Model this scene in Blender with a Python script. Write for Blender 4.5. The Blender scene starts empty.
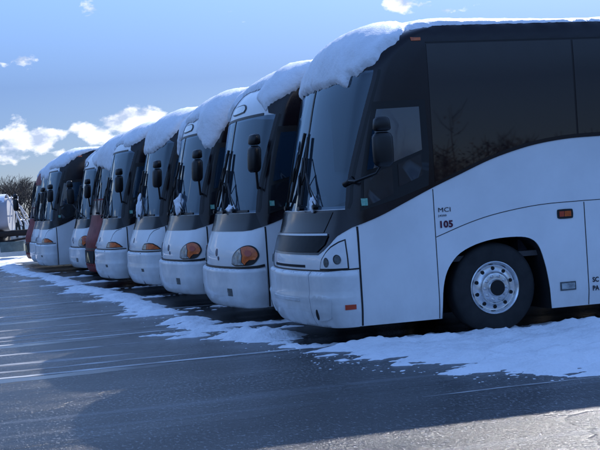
import bpy, bmesh, math, random
import numpy as np
from mathutils import Vector, Matrix, noise as mnoise
from mathutils.geometry import delaunay_2d_cdt

# ------------------------------------------------------------------ camera, sky, sun, exposure
scn = bpy.context.scene
scn.render.engine = 'CYCLES'
col = scn.collection
CAM_H, CAM_F, PITCH, ROLL = 1.66, 1270.2, math.radians(1.11), math.radians(3.70)
cam_d = bpy.data.cameras.new('camera'); cam = bpy.data.objects.new('camera', cam_d); col.objects.link(cam)
cam_d.sensor_width = 36.0; cam_d.lens = 36.0*CAM_F/600.0; cam_d.clip_start = 0.1; cam_d.clip_end = 3000
cam.matrix_world = Matrix.Translation((0, 0, CAM_H)) @ Matrix.Rotation(math.radians(90)-PITCH, 4, 'X') @ Matrix.Rotation(-ROLL, 4, 'Z')
scn.camera = cam

YAW = math.radians(16.37)
OX, OY = 0.302, 13.963
EX = Vector((math.cos(YAW), math.sin(YAW), 0)); EY = Vector((-math.sin(YAW), math.cos(YAW), 0))
def lot(x, y, z=0.0):            # car-park coordinates (x along the buses to their tails, y across the row) -> world
    return Vector((OX, OY, 0)) + EX*x + EY*(y+1.3) + Vector((0, 0, z))

sun_dir = (EX*1.10 + EY*1.42 + Vector((0, 0, 1.0))).normalized()   # towards the sun
SUN_EL = math.asin(sun_dir.z); SUN_AZ = math.atan2(sun_dir.x, sun_dir.y)
sd = bpy.data.lights.new('sun', 'SUN'); sd.energy = 3.6; sd.angle = math.radians(0.5); sd.color = (1.0, 0.96, 0.91)
sun = bpy.data.objects.new('sun', sd); col.objects.link(sun)
sun.rotation_euler = (-sun_dir).to_track_quat('-Z', 'Y').to_euler()

scn.view_settings.view_transform = 'Standard'; scn.view_settings.look = 'None'
scn.view_settings.exposure = 0.96; scn.view_settings.gamma = 1.0
scn.view_settings.use_curve_mapping = False

world = bpy.data.worlds.new('World'); scn.world = world; world.use_nodes = True
wt = world.node_tree; wt.nodes.clear()
def wn(t, **k):
    n = wt.nodes.new(t)
    for a, b in k.items(): setattr(n, a, b)
    return n
def wm(op, a, b=None, c=None, clamp=False):
    n = wn('ShaderNodeMath', operation=op, use_clamp=clamp)
    for i, v in enumerate((a, b, c)):
        if v is None: continue
        if isinstance(v, (int, float)): n.inputs[i].default_value = v
        else: wt.links.new(v, n.inputs[i])
    return n.outputs[0]
def wmix(f, a, b, blend='MIX'):
    n = wn('ShaderNodeMix', data_type='RGBA', blend_type=blend)
    for i, v in ((0, f), (6, a), (7, b)):
        if isinstance(v, (int, float)): n.inputs[i].default_value = v
        elif isinstance(v, tuple): n.inputs[i].default_value = v
        else: wt.links.new(v, n.inputs[i])
    return n.outputs[2]
sky = wn('ShaderNodeTexSky', sky_type='NISHITA', sun_disc=False)
sky.sun_elevation = SUN_EL; sky.sun_rotation = SUN_AZ; sky.altitude = 150; sky.air_density = 1.0; sky.dust_density = 0.25; sky.ozone_density = 2.5
tc = wn('ShaderNodeTexCoord'); sep = wn('ShaderNodeSeparateXYZ'); wt.links.new(tc.outputs['Generated'], sep.inputs[0])
az = wm('ARCTAN2', sep.outputs[0], sep.outputs[1]); el = wm('ARCSINE', sep.outputs[2])
nz = wn('ShaderNodeTexNoise'); nz.inputs['Scale'].default_value = 34; nz.inputs['Detail'].default_value = 10; nz.inputs['Roughness'].default_value = 0.60
mp = wn('ShaderNodeMapping'); mp.inputs['Scale'].default_value = (1, 1, 1.7); wt.links.new(tc.outputs['Generated'], mp.inputs[0]); wt.links.new(mp.outputs[0], nz.inputs['Vector'])
nz2 = wn('ShaderNodeTexNoise'); nz2.inputs['Scale'].default_value = 34; nz2.inputs['Detail'].default_value = 5
mp2 = wn('ShaderNodeMapping'); mp2.inputs['Scale'].default_value = (1, 1, 1.7); mp2.inputs['Location'].default_value = (0.004, -0.002, -0.02); wt.links.new(tc.outputs['Generated'], mp2.inputs[0]); wt.links.new(mp2.outputs[0], nz2.inputs['Vector'])
# cumulus: azimuth, elevation (degrees), half widths, strength
CLOUDS = [(-12.41, 3.46, 1.26, 0.66, 1.12), (-11.20, 3.44, 1.08, 0.60, 1.12), (-10.38, 2.77, 0.72, 0.36, 0.80), (-12.63, 2.81, 1.35, 0.41, 0.80), (-8.88, 3.53, 0.90, 0.62, 1.05), (-7.65, 4.04, 1.08, 0.62, 1.18), (-6.40, 4.15, 0.81, 0.41, 1.00), (-8.24, 3.23, 1.35, 0.36, 0.70), (-11.83, 6.92, 0.95, 0.26, 0.72), (-12.53, 6.74, 0.45, 0.18, 0.50), (-8.59, 9.05, 0.62, 0.48, 0.80), (-5.32, 6.97, 0.45, 0.23, 0.45), (-2.76, 8.33, 1.53, 0.36, 0.40), (5.0, 8.45, 0.75, 0.40, 0.78), (6.4, 8.25, 0.60, 0.20, 0.60), (7.2, 8.0, 0.70, 0.22, 0.52), (8.3, 8.21, 0.9, 0.2, 0.42), 
          (-30, 6, 8, 1.6, .8), (-55, 7, 12, 2.5, .75)]
tot = None
for a0, e0, sa, se, st in CLOUDS:
    u = wm('DIVIDE', wm('SUBTRACT', az, math.radians(a0)), math.radians(sa)); v = wm('DIVIDE', wm('SUBTRACT', el, math.radians(e0)), math.radians(se))
    g = wm('MULTIPLY', wm('EXPONENT', wm('MULTIPLY', wm('ADD', wm('MULTIPLY', u, u), wm('MULTIPLY', v, v)), -0.8)), st)
    tot = g if tot is None else wm('MAXIMUM', tot, g)
dens = wm('MULTIPLY', wm('SUBTRACT', wm('ADD', wm('MULTIPLY', tot, 1.0), wm('MULTIPLY', wm('SUBTRACT', nz.outputs[0], 0.5), 2.6)), 0.52), 3.2, clamp=True)
dens = wm('MULTIPLY', dens, wm('MULTIPLY', tot, 6, clamp=True))
shade = wm('MULTIPLY_ADD', wm('SUBTRACT', nz.outputs[0], nz2.outputs[0]), 5.0, 0.62, clamp=True)
hi = wm('MULTIPLY', wm('MAXIMUM', wm('SUBTRACT', el, 0.10), 0.0), 2.6, clamp=True)      # sky above the view brightened, added fill for the shaded sides
tint = wmix(hi, (0.228, 0.278, 0.452, 1), (1.34, 1.50, 1.80, 1))
tinted = wmix(1.0, sky.outputs[0], tint, 'MULTIPLY')
cloudcol = wmix(shade, (2.8, 3.4, 4.7, 1), (6.2, 6.4, 6.8, 1))
final = wmix(dens, tinted, cloudcol)
bg = wn('ShaderNodeBackground'); bg.inputs['Strength'].default_value = 0.10
out = wn('ShaderNodeOutputWorld'); wt.links.new(final, bg.inputs[0]); wt.links.new(bg.outputs[0], out.inputs[0])

# ------------------------------------------------------------------ materials (procedural)
def mat(name, base, rough=0.5, metal=0.0, ior=1.45, noise_amt=0.0, noise_scale=3.0, bump=0.0, bump_scale=30.0, coat=0.0, dirt=None, rough_var=0.0, stretch=(1,1,1)):
    m = bpy.data.materials.new(name); m.use_nodes = True; nt = m.node_tree; b = nt.nodes['Principled BSDF']
    b.inputs['Base Color'].default_value = (*base, 1); b.inputs['Roughness'].default_value = rough; b.inputs['Metallic'].default_value = metal
    b.inputs['IOR'].default_value = ior; b.inputs['Coat Weight'].default_value = coat; b.inputs['Coat Roughness'].default_value = 0.05
    t = nt.nodes.new('ShaderNodeTexCoord'); mp = nt.nodes.new('ShaderNodeMapping'); mp.inputs['Scale'].default_value = stretch
    nt.links.new(t.outputs['Object'], mp.inputs[0])
    if noise_amt or rough_var:
        n = nt.nodes.new('ShaderNodeTexNoise'); n.inputs['Scale'].default_value = noise_scale; n.inputs['Detail'].default_value = 6; n.inputs['Roughness'].default_value = .6
        nt.links.new(mp.outputs[0], n.inputs['Vector'])
        r = nt.nodes.new('ShaderNodeValToRGB'); r.color_ramp.elements[0].position = .35; r.color_ramp.elements[1].position = .68
        lo = dirt if dirt else tuple(c*(1-noise_amt) for c in base)
        r.color_ramp.elements[0].color = (*lo, 1); r.color_ramp.elements[1].color = (*base, 1)
        nt.links.new(n.outputs[0], r.inputs[0])
        if noise_amt: nt.links.new(r.outputs[0], b.inputs['Base Color'])
        if rough_var:
            mr = nt.nodes.new('ShaderNodeMapRange'); mr.inputs[1].default_value = .3; mr.inputs[2].default_value = .7
            mr.inputs[3].default_value = rough+rough_var; mr.inputs[4].default_value = rough
            nt.links.new(n.outputs[0], mr.inputs[0]); nt.links.new(mr.outputs[0], b.inputs['Roughness'])
    if bump:
        n2 = nt.nodes.new('ShaderNodeTexNoise'); n2.inputs['Scale'].default_value = bump_scale; n2.inputs['Detail'].default_value = 4
        nt.links.new(mp.outputs[0], n2.inputs['Vector'])
        bp = nt.nodes.new('ShaderNodeBump'); bp.inputs['Strength'].default_value = bump; bp.inputs['Distance'].default_value = .02
        nt.links.new(n2.outputs[0], bp.inputs['Height']); nt.links.new(bp.outputs[0], b.inputs['Normal'])
    return m
M = dict(
 white=mat('white_paint', (.80,.81,.82), .32, coat=.5, noise_amt=.5, noise_scale=1.3, dirt=(.70,.71,.72), rough_var=.12, bump=.006, bump_scale=4),
 bumper=mat('bumper_paint', (.78,.79,.80), .30, coat=.5, noise_amt=.5, noise_scale=3.5, dirt=(.62,.63,.64), rough_var=.2, bump=.012, bump_scale=9),
 red=mat('dark_red_paint', (.24,.006,.010), .42, ior=1.3, noise_amt=.5, noise_scale=3, dirt=(.13,.006,.009), rough_var=.15),
 black=mat('black_gloss_panel', (.006,.003,.005), .12, ior=1.42, noise_amt=.4, noise_scale=1.2, dirt=(.013,.010,.013), rough_var=.12, bump=.01, bump_scale=3),
 frame=mat('black_rubber', (.006,.006,.007), .45),
 sideglass=mat('tinted_side_glass', (.006,.003,.006), .01, ior=1.62, rough_var=.02, noise_scale=1.0, bump=.004, bump_scale=1.5),
 cabglass=mat('cab_glass', (.014,.034,.058), .03, ior=2.0, rough_var=.05, noise_scale=2, bump=.004, bump_scale=2),
 lowglass=mat('lower_cab_glass', (.015,.016,.02), .10, ior=1.5, rough_var=.15, noise_scale=6, bump=.03, bump_scale=6),
 windshield=mat('windshield_glass', (.026,.062,.115), .03, ior=2.6, rough_var=.04, noise_scale=1.5, bump=.003, bump_scale=1.2),
 cowl=mat('grey_cowl_panel', (.006,.006,.007), .07, ior=1.36, noise_amt=.8, noise_scale=5, dirt=(.006,.006,.008), rough_var=.1, stretch=(1,1,.35), bump=.02, bump_scale=5),
 lampglass=mat('headlight_lens', (.004,.004,.005), .2, ior=1.12, noise_amt=.5, noise_scale=9, dirt=(.010,.010,.012), bump=.05, bump_scale=12),
 lampclear=mat('clear_lamp_lens', (.42,.46,.46), .12, noise_amt=.6, noise_scale=12, dirt=(.10,.12,.13), bump=.1, bump_scale=14, coat=1),
 reflector=mat('lamp_reflector', (.75,.75,.72), .12, metal=.9, noise_amt=.4, noise_scale=20, bump=.3, bump_scale=25),
 amber=mat('amber_lens', (.85,.16,.015), .22, noise_amt=.6, noise_scale=14, dirt=(.42,.06,.008), bump=.1, bump_scale=30, coat=.6),
 redlens=mat('red_lens', (.45,.05,.02), .25, coat=.6),
 trim=mat('silver_trim', (.45,.46,.48), .22, metal=.8),
 plastic=mat('black_plastic', (.007,.007,.008), .38, bump=.05, bump_scale=60),
 tyre=mat('tyre_rubber', (.009,.009,.010), .75, noise_amt=.5, noise_scale=7, dirt=(.018,.018,.019), bump=.1, bump_scale=40),
 rim=mat('polished_aluminium', (.78,.79,.80), .20, metal=1.0, noise_amt=.3, noise_scale=8, dirt=(.50,.51,.52), rough_var=.15),
 hole=mat('dark_recess', (.008,.008,.009), .8),
 chassis=mat('dirty_chassis', (.016,.015,.015), .8, noise_amt=.4, noise_scale=5),
 teal=mat('teal_sticker', (.04,.36,.26), .5, noise_amt=.7, noise_scale=30, dirt=(.30,.50,.42)),
 ink=mat('dark_blue_ink', (.015,.02,.06), .4), inkred=mat('maroon_ink', (.08,.005,.03), .4), inkblack=mat('black_ink', (.012,.012,.02), .4),
 gold=mat('gold_emblem', (.65,.48,.2), .3, metal=.6),
 grey=mat('grey_lens', (.10,.12,.13), .2, noise_amt=.5, noise_scale=30),
)
def glass_material(name, ior, tint):
    m = bpy.data.materials.new(name); m.use_nodes = True; nt = m.node_tree; nt.nodes.clear()
    o = nt.nodes.new('ShaderNodeOutputMaterial'); mx = nt.nodes.new('ShaderNodeMixShader'); fr = nt.nodes.new('ShaderNodeFresnel'); fr.inputs[0].default_value = ior
    tr = nt.nodes.new('ShaderNodeBsdfTransparent'); tr.inputs[0].default_value = (*tint, 1); gl = nt.nodes.new('ShaderNodeBsdfGlossy'); gl.inputs['Roughness'].default_value = .02; gl.inputs['Color'].default_value = (.72,.88,1,1)
    t = nt.nodes.new('ShaderNodeTexCoord'); n = nt.nodes.new('ShaderNodeTexNoise'); n.inputs['Scale'].default_value = 1.4; n.inputs['Detail'].default_value = 1; nt.links.new(t.outputs['Object'], n.inputs['Vector'])
    b = nt.nodes.new('ShaderNodeBump'); b.inputs['Strength'].default_value = .05; b.inputs['Distance'].default_value = .02; nt.links.new(n.outputs[0], b.inputs['Height']); nt.links.new(b.outputs[0], gl.inputs['Normal'])
    g = nt.nodes.new('ShaderNodeNewGeometry'); inv_ = nt.nodes.new('ShaderNodeMath'); inv_.operation = 'SUBTRACT'; inv_.inputs[0].default_value = 1.0; nt.links.new(g.outputs['Backfacing'], inv_.inputs[1])
    mu = nt.nodes.new('ShaderNodeMath'); mu.operation = 'MULTIPLY'; nt.links.new(fr.outputs[0], mu.inputs[0]); nt.links.new(inv_.outputs[0], mu.inputs[1])
    nt.links.new(mu.outputs[0], mx.inputs[0]); nt.links.new(tr.outputs[0], mx.inputs[1]); nt.links.new(gl.outputs[0], mx.inputs[2]); nt.links.new(mx.outputs[0], o.inputs[0]); return m
M['windshield'] = glass_material('windshield_glass', 1.85, (.30,.36,.42))
M['dash'] = mat('dashboard', (.045,.045,.05), .7); M['cabin'] = mat('cabin_lining', (.06,.055,.055), .85); M['seat'] = mat('seat_fabric', (.05,.055,.08), .9, noise_amt=.5, noise_scale=20); M['paper'] = mat('white_card', (.6,.62,.62), .7)
def add_grime(m, lo=.25, hi=1.0):       # dried road salt thrown up along the lower skirt, broken up by noise
    nt = m.node_tree; b = nt.nodes['Principled BSDF']; src = b.inputs['Base Color'].links[0].from_socket
    t = nt.nodes.new('ShaderNodeTexCoord'); sp = nt.nodes.new('ShaderNodeSeparateXYZ'); nt.links.new(t.outputs['Object'], sp.inputs[0])
    mr = nt.nodes.new('ShaderNodeMapRange'); mr.inputs[1].default_value = lo; mr.inputs[2].default_value = hi; mr.inputs[3].default_value = .50; mr.inputs[4].default_value = 0; nt.links.new(sp.outputs[2], mr.inputs[0])
    mp = nt.nodes.new('ShaderNodeMapping'); mp.inputs['Scale'].default_value = (2.2,2.2,1.0); nt.links.new(t.outputs['Object'], mp.inputs[0])
    n = nt.nodes.new('ShaderNodeTexNoise'); n.inputs['Scale'].default_value = 2.2; n.inputs['Detail'].default_value = 8; n.inputs['Roughness'].default_value = .7; nt.links.new(mp.outputs[0], n.inputs['Vector'])
    mu = nt.nodes.new('ShaderNodeMath'); mu.operation = 'MULTIPLY'; nt.links.new(mr.outputs[0], mu.inputs[0]); nt.links.new(n.outputs[0], mu.inputs[1])
    mx = nt.nodes.new('ShaderNodeMix'); mx.data_type = 'RGBA'; nt.links.new(mu.outputs[0], mx.inputs[0]); nt.links.new(src, mx.inputs[6]); mx.inputs[7].default_value = (.30,.29,.27,1); nt.links.new(mx.outputs[2], b.inputs['Base Color'])
add_grime(M['white']); add_grime(M['bumper'], .2, .8)
def snow_material(name, bs=22.0, strength=.5):
    m = mat(name, (.86,.88,.92), .62, noise_amt=.1, noise_scale=2.2, bump=strength, bump_scale=bs)
    b = m.node_tree.nodes['Principled BSDF']
    b.inputs['Subsurface Weight'].default_value = 0.0
    return m
M['snow'] = snow_material("roof_snow", 34, .38); M['gsnow'] = snow_material('ground_snow', 30, .8)

# ------------------------------------------------------------------ object helpers
def link(name, mesh, material=None, parent=None, smooth=True):
    o = bpy.data.objects.new(name, mesh); col.objects.link(o)
    if material is not None and not mesh.materials: mesh.materials.append(material)
    if smooth:
        mesh.polygons.foreach_set('use_smooth', [True]*len(mesh.polygons))
    if parent is not None: o.parent = parent
    return o
def tag(o, label=None, cat=None, group=None, kind=None):
    if label: o['label'] = label
    if cat: o['category'] = cat
    if group: o['group'] = group
    if kind: o['kind'] = kind
    return o
def empty(name, loc=(0,0,0), rz=0.0):
    o = bpy.data.objects.new(name, None); col.objects.link(o); o.location = loc; o.rotation_euler = (0,0,rz); o.empty_display_size = .3
    return o
def mesh_of(vs, fs, name='mesh'):
    me = bpy.data.meshes.new(name); me.from_pydata([tuple(map(float,v)) for v in vs], [], fs); me.update(); return me
def sharp(me, ang=35):
    bm = bmesh.new(); bm.from_mesh(me)
    for e in bm.edges:
        if len(e.link_faces) == 2 and e.calc_face_angle(0) > math.radians(ang): e.smooth = False
    bm.to_mesh(me); bm.free(); return me
class MB:
    def __init__(s): s.v = []; s.f = []
    def add(s, vs, fs):
        k = len(s.v); s.v += [tuple(map(float,v)) for v in vs]; s.f += [tuple(i+k for i in f) for f in fs]; return s
    def box(s, a, b, bev=0.0):
        bm = bmesh.new(); bmesh.ops.create_cube(bm, size=1)
        for v in bm.verts: v.co = Vector([(a[i]+b[i])/2 + v.co[i]*(b[i]-a[i]) for i in range(3)])
        if bev: bmesh.ops.bevel(bm, geom=bm.edges[:], offset=bev, segments=2, affect='EDGES', profile=.5)
        bm.verts.index_update(); s.add([v.co[:] for v in bm.verts], [[v.index for v in f.verts] for f in bm.faces]); bm.free(); return s
    def tube(s, pts, r, n=8, cap=True):
        pts = [Vector(p) for p in pts]; rs = r if isinstance(r, (list, tuple)) else [r]*len(pts); vs = []; fs = []
        ref = Vector((0,0,1))
        for i, p in enumerate(pts):
            d = (pts[min(i+1,len(pts)-1)]-pts[max(i-1,0)]).normalized()
            u = d.cross(ref)
            if u.length < .05: u = d.cross(Vector((1,0,0)))
            u.normalize(); w = d.cross(u)
            for k in range(n):
                t = 2*math.pi*k/n; vs.append(p+(u*math.cos(t)+w*math.sin(t))*rs[i])
        for i in range(len(pts)-1):
            for k in range(n): fs.append((i*n+k, i*n+(k+1)%n, (i+1)*n+(k+1)%n, (i+1)*n+k))
        if cap: fs.append(tuple(range(n))[::-1]); fs.append(tuple((len(pts)-1)*n+k for k in range(n)))
        return s.add(vs, fs)
    def lathe_y(s, prof_, c, n=48, side=-1):     # profile of (radius, outward y) spun about the y axis through c
        vs = []; fs = []
        for r, y in prof_:
            for k in range(n):
                t = 2*math.pi*k/n; vs.append((c[0]+r*math.cos(t), c[1]+side*y, c[2]+r*math.sin(t)))
        for i in range(len(prof_)-1):
            for k in range(n):
                q = (i*n+k, i*n+(k+1)%n, (i+1)*n+(k+1)%n, (i+1)*n+k); fs.append(q if side < 0 else q[::-1])
        return s.add(vs, fs)
    def build(s, name, material, parent=None, smooth=True, ang=35):
        me = mesh_of(s.v, s.f, name)
        if smooth: sharp(me, ang)
        return link(name, me, material, parent, smooth)

# ------------------------------------------------------------------ coach skin chart
# profile tables against h:            h     z     inset  F0
PROF = np.array([(0.22, 0.22, 0.03, -0.06),(0.45,0.45,0.0,-0.13),(0.93,0.93,0.0,-0.13),(1.15,1.15,0.0,-0.07),(1.40,1.40,0.0,0.02),
 (1.7,1.7,0.0,0.09),(2.0,2.0,0.0,0.16),(2.5,2.5,0.002,0.27),(2.95,2.95,0.005,0.38),(3.10,3.10,0.007,0.44),(3.25,3.25,0.012,0.56),
 (3.33,3.33,0.016,0.66),(3.41,3.41,0.022,0.78),(3.48,3.478,0.036,0.92),(3.54,3.528,0.075,1.06),(3.60,3.552,0.14,1.18),(4.0,3.575,0.60,1.45),(4.6,3.59,1.30,1.6)])
W0=1.3; B=0.20; R=0.20; Y0=W0-R; K=R*math.pi/2; L=13.7
def _mono(xs,ys):
    d=np.diff(ys)/np.diff(xs); m=np.zeros(len(xs)); m[0]=d[0]; m[-1]=d[-1]
    for i in range(1,len(xs)-1):
        m[i]=0 if d[i-1]*d[i]<=0 else 2*d[i-1]*d[i]/(d[i-1]+d[i])
    return m
_M=[_mono(PROF[:,0],PROF[:,c]) for c in (1,2,3)]
def prof(h,c):
    xs=PROF[:,0]; ys=PROF[:,c]; m=_M[c-1]; h=np.clip(h,xs[0],xs[-1]); i=np.clip(np.searchsorted(xs,h)-1,0,len(xs)-2)
    w=xs[i+1]-xs[i]; t=(h-xs[i])/w
    return (2*t**3-3*t**2+1)*ys[i]+(t**3-2*t**2+t)*w*m[i]+(-2*t**3+3*t**2)*ys[i+1]+(t**3-t**2)*w*m[i+1]
def xs_of(h): return prof(h,3)+B+R
def S(a,h):
    """chart (a,h) -> local xyz. a = true x on the near side, unrolled round the corner and across the front."""
    a=np.asarray(a,float); h=np.asarray(h,float); a,h=np.broadcast_arrays(a,h)
    F=prof(h,3); z=prof(h,1); W=W0-prof(h,2); xs=F+B+R
    s=xs-a                       # distance unrolled forward from the tangent line
    far=s>(K+Y0)
    s2=np.where(far,2*(K+Y0)-s,s); sgn=np.where(far,1.,-1.)
    side=s2<=0; cor=(s2>0)&(s2<K); 
    phi=np.clip(s2/R,0,math.pi/2)
    yc=np.where(cor|side, Y0+R*np.cos(phi), Y0-(s2-K))
    yy=yc/W0
    x_front=F+B*(yy)**2*1.0
    x=np.where(side, xs-s2, np.where(cor, F+B*np.minimum(1,yy)**2+R*(1-np.sin(phi)), x_front))
    return np.stack([x, sgn*yc*W/W0, z],-1)
def N(a,h):
    e=2e-3; h=np.clip(h,0.222,4.597)
    du=S(a+e,h)-S(a-e,h); dv=S(a,h+e)-S(a,h-e)
    n=np.cross(du,dv); n/= np.linalg.norm(n,axis=-1,keepdims=True)+1e-12
    return n
def ac(y,h): # chart a for a front point at lateral y (|y|<=Y0), near side negative
    return xs_of(h)-K-(Y0+y)

# ------------------------------------------------------------------ patches on the coach skin
def mir(a, h): return 2*(xs_of(h)-K-Y0) - a
def resample(poly, step):
    out = []; n = len(poly)
    for i in range(n):
        p = np.array(poly[i], float); q = np.array(poly[(i+1) % n], float); m = max(1, int(math.ceil(np.linalg.norm(q-p)/step)))
        for k in range(m): out.append(tuple(p+(q-p)*k/m))
    return out
def spline(pts, n=6):
    """open Catmull-Rom through pts"""
    P_ = [np.array(p, float) for p in pts]; P_ = [2*P_[0]-P_[1]]+P_+[2*P_[-1]-P_[-2]]; out = []
    for i in range(1, len(P_)-2):
        for k in range(n):
            t = k/n; a, b, c, d = P_[i-1], P_[i], P_[i+1], P_[i+2]
            out.append(tuple(.5*((2*b)+(c-a)*t+(2*a-5*b+4*c-d)*t*t+(3*b-a-3*c+d)*t**3)))
    out.append(tuple(P_[-2])); return out
def inside(pts, poly):
    x, y = pts[:,0], pts[:,1]; c = np.zeros(len(pts), bool); P_ = np.array(poly); Q_ = np.roll(P_, -1, axis=0)
    for (x1, y1), (x2, y2) in zip(P_, Q_):
        if y1 == y2: continue
        k = ((y1 > y) != (y2 > y)) & (x < (x2-x1)*(y-y1)/(y2-y1)+x1); c ^= k
    return c
def segdist(pts, segs):
    d = np.full(len(pts), 1e9)
    for (p, q) in segs:
        p = np.array(p); q = np.array(q); v = q-p; L2 = max(1e-12, v@v)
        t = np.clip(((pts-p)@v)/L2, 0, 1); d = np.minimum(d, np.linalg.norm(pts-(p+t[:,None]*v), axis=1))
    return d
def nearest(pts, P_):
    out = np.empty(len(pts)); P_ = np.array(P_)
    for i in range(0, len(pts), 4000):
        out[i:i+4000] = np.sqrt(((pts[i:i+4000,None,:]-P_[None])**2).sum(2)).min(1)
    return out
def Nn(a, h):
    n = N(a, h); k = np.clip((np.asarray(h)-3.56)/.1, 0, 1)[...,None]; n = n*(1-k)+np.array([0,0,1.])*k
    return n/np.linalg.norm(n, axis=-1, keepdims=True)
def skin_grid(poly, flat=.35, corner=.05, front=.11, hs=.12, tail=None):
    P_ = np.array(poly); h0, h1 = P_[:,1].min(), P_[:,1].max(); pts = []
    rows = [h for h in ([h0+.0001]+list(np.arange(.24,3.18,.075))+list(np.arange(3.18,3.62,.022))+list(np.arange(3.64,4.6,.09))) if h0 <= h <= h1]
    if hs < .06 and h1 < 1: rows += [h1-.004, h1-.010, h1-.018, h1-.028, h1-.045, h1-.06]
    if hs < .06: rows += [h for h in np.arange(.2625,3.18,.075) if h0 <= h <= h1]
    smax = 2*(K+Y0)+14.5
    base = [K+Y0+t for t in np.arange(-Y0, Y0+1e-6, Y0/round(Y0/front))]+[t for t in np.linspace(0, K, max(3,int(K/corner)))]+[2*(K+Y0)-t for t in np.linspace(0, K, max(3,int(K/corner)))]
    base += list(-np.arange(flat, 14.5, flat))+list(2*(K+Y0)+np.arange(flat, 14.5, flat))
    base = np.array(base)
    for h in rows:
        pts.append(np.stack([xs_of(h)-base, np.full(len(base), h)], 1))
    pts = np.concatenate(pts); lo, hi = P_[:,0].min(), P_[:,0].max()
    return pts[(pts[:,0] > lo) & (pts[:,0] < hi)]
def triangulate(outer, holes, pts, near=.03):
    rings = [outer]+holes; V = []; E_ = []
    for r in rings:
        k = len(V); V += [tuple(p) for p in r]; E_ += [(k+i, k+(i+1) % len(r)) for i in range(len(r))]
    ok = inside(pts, outer)
    for hh in holes: ok &= ~inside(pts, hh)
    pts = pts[ok]
    if len(pts): pts = pts[nearest(pts, V) > near]
    V += [tuple(p) for p in pts]
    vs, es, fs, *_ = delaunay_2d_cdt([Vector(p) for p in V], E_, [], 0, 1e-6)
    vs = np.array([v[:] for v in vs]); fs = np.array([f[:3] for f in fs])
    c = vs[fs].mean(1); ok = inside(c, outer)
    for hh in holes: ok &= ~inside(c, hh)
    fs = fs[ok]
    d1 = vs[fs[:,1]]-vs[fs[:,0]]; d2 = vs[fs[:,2]]-vs[fs[:,0]]; area = d1[:,0]*d2[:,1]-d1[:,1]*d2[:,0]
    fs[area < 0] = fs[area < 0][:, ::-1]
    return vs, fs
def patch_mesh(outer, off=.004, holes=(), th=.008, grid=None, step=.06, offfn=None, weld=False, near=.03, skirt=True):
    outer = resample(outer, step); holes = [resample(h_, step) for h_ in holes]
    pts = skin_grid(outer, **(grid or {}))
    vs, fs = triangulate(outer, holes, pts, near)
    o = offfn(vs) if offfn is not None else np.full(len(vs), off)
    nn = Nn(vs[:,0], vs[:,1]); P3 = S(vs[:,0], vs[:,1])+nn*o[:,None]
    verts = P3.tolist(); faces = [tuple(map(int,f)) for f in fs]
    if skirt:
        cnt = {}
        for f in faces:
            for i in range(3):
                e = (f[i], f[(i+1) % 3]); cnt[e] = cnt.get(e, 0)+1
        m = {}
        def low(i):
            if i not in m:
                m[i] = len(verts); verts.append((P3[i]-nn[i]*th).tolist())
            return m[i]
        for (a, b) in list(cnt):
            if (b, a) not in cnt: faces.append((b, a, low(a), low(b)))
    me = mesh_of(verts, faces, 'patch')
    bm = bmesh.new(); bm.from_mesh(me)
    if weld: bmesh.ops.remove_doubles(bm, verts=bm.verts, dist=.0008)
    for e in bm.edges:
        if len(e.link_faces) == 2 and e.calc_face_angle(0) > math.radians(40): e.smooth = False
    bm.to_mesh(me); bm.free(); return me
def patch(name, outer, material, parent, **k):
    return link(name, patch_mesh(outer, **k), material, parent)
def strip(name, pts, w, material, parent, off=.004, th=.005, n=None):
    """thin band following points on the chart"""
    P_ = np.array(pts, float); t = np.gradient(P_, axis=0); t /= np.linalg.norm(t, axis=1, keepdims=True)
    nrm = np.stack([-t[:,1], t[:,0]], 1)*w/2
    out = [tuple(p) for p in P_+nrm]+[tuple(p) for p in (P_-nrm)[::-1]]
    return patch(name, out, material, parent, off=off, th=th, step=.08, near=.02)
def mirp(poly): return [(float(mir(a, h)), h) for a, h in poly]
def front_xy(y, h): return (float(ac(y, h)), h)
def pt(a, h, off=0.0):
    return Vector((S(a, h)+Nn(a, h)*off).tolist())
def farx(x, h): return float(2*xs_of(h)-2*(K+Y0)-x)

ARCH = [(1.30,.215),(1.315,.50),(1.36,.70),(1.44,.84),(1.56,.95),(1.75,1.03),(1.97,1.075),(2.20,1.085),(2.38,1.07),(2.49,1.02),(2.56,.92),(2.62,.70),(2.655,.45),(2.665,.215)]
def arch_at(dx, w=1.0): return [(1.99+(a-1.99)*w+dx, h) for a, h in ARCH]
REAR_ARCH = [(9.25,.215),(9.27,.5),(9.35,.78),(9.5,.95),(9.75,1.04),(10.0,1.06),(11.0,1.06),(11.3,1.03),(11.5,.9),(11.62,.6),(11.66,.215)]
BELT = [(.30,1.325),(.62,1.43),(.925,1.56),(1.25,1.70),(1.612,1.84),(1.98,1.98),(2.315,2.075),(2.637,2.14),(3.03,2.18),(3.5,2.19)]
BELTS = spline(BELT, 5)+[(6.0,2.17),(10.0,2.10),(13.60,2.05)]
WS_EDGE = [(.29,1.53),(.34,1.85),(.47,2.29),(.61,2.72),(.70,2.98),(.725,3.08)]
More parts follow.
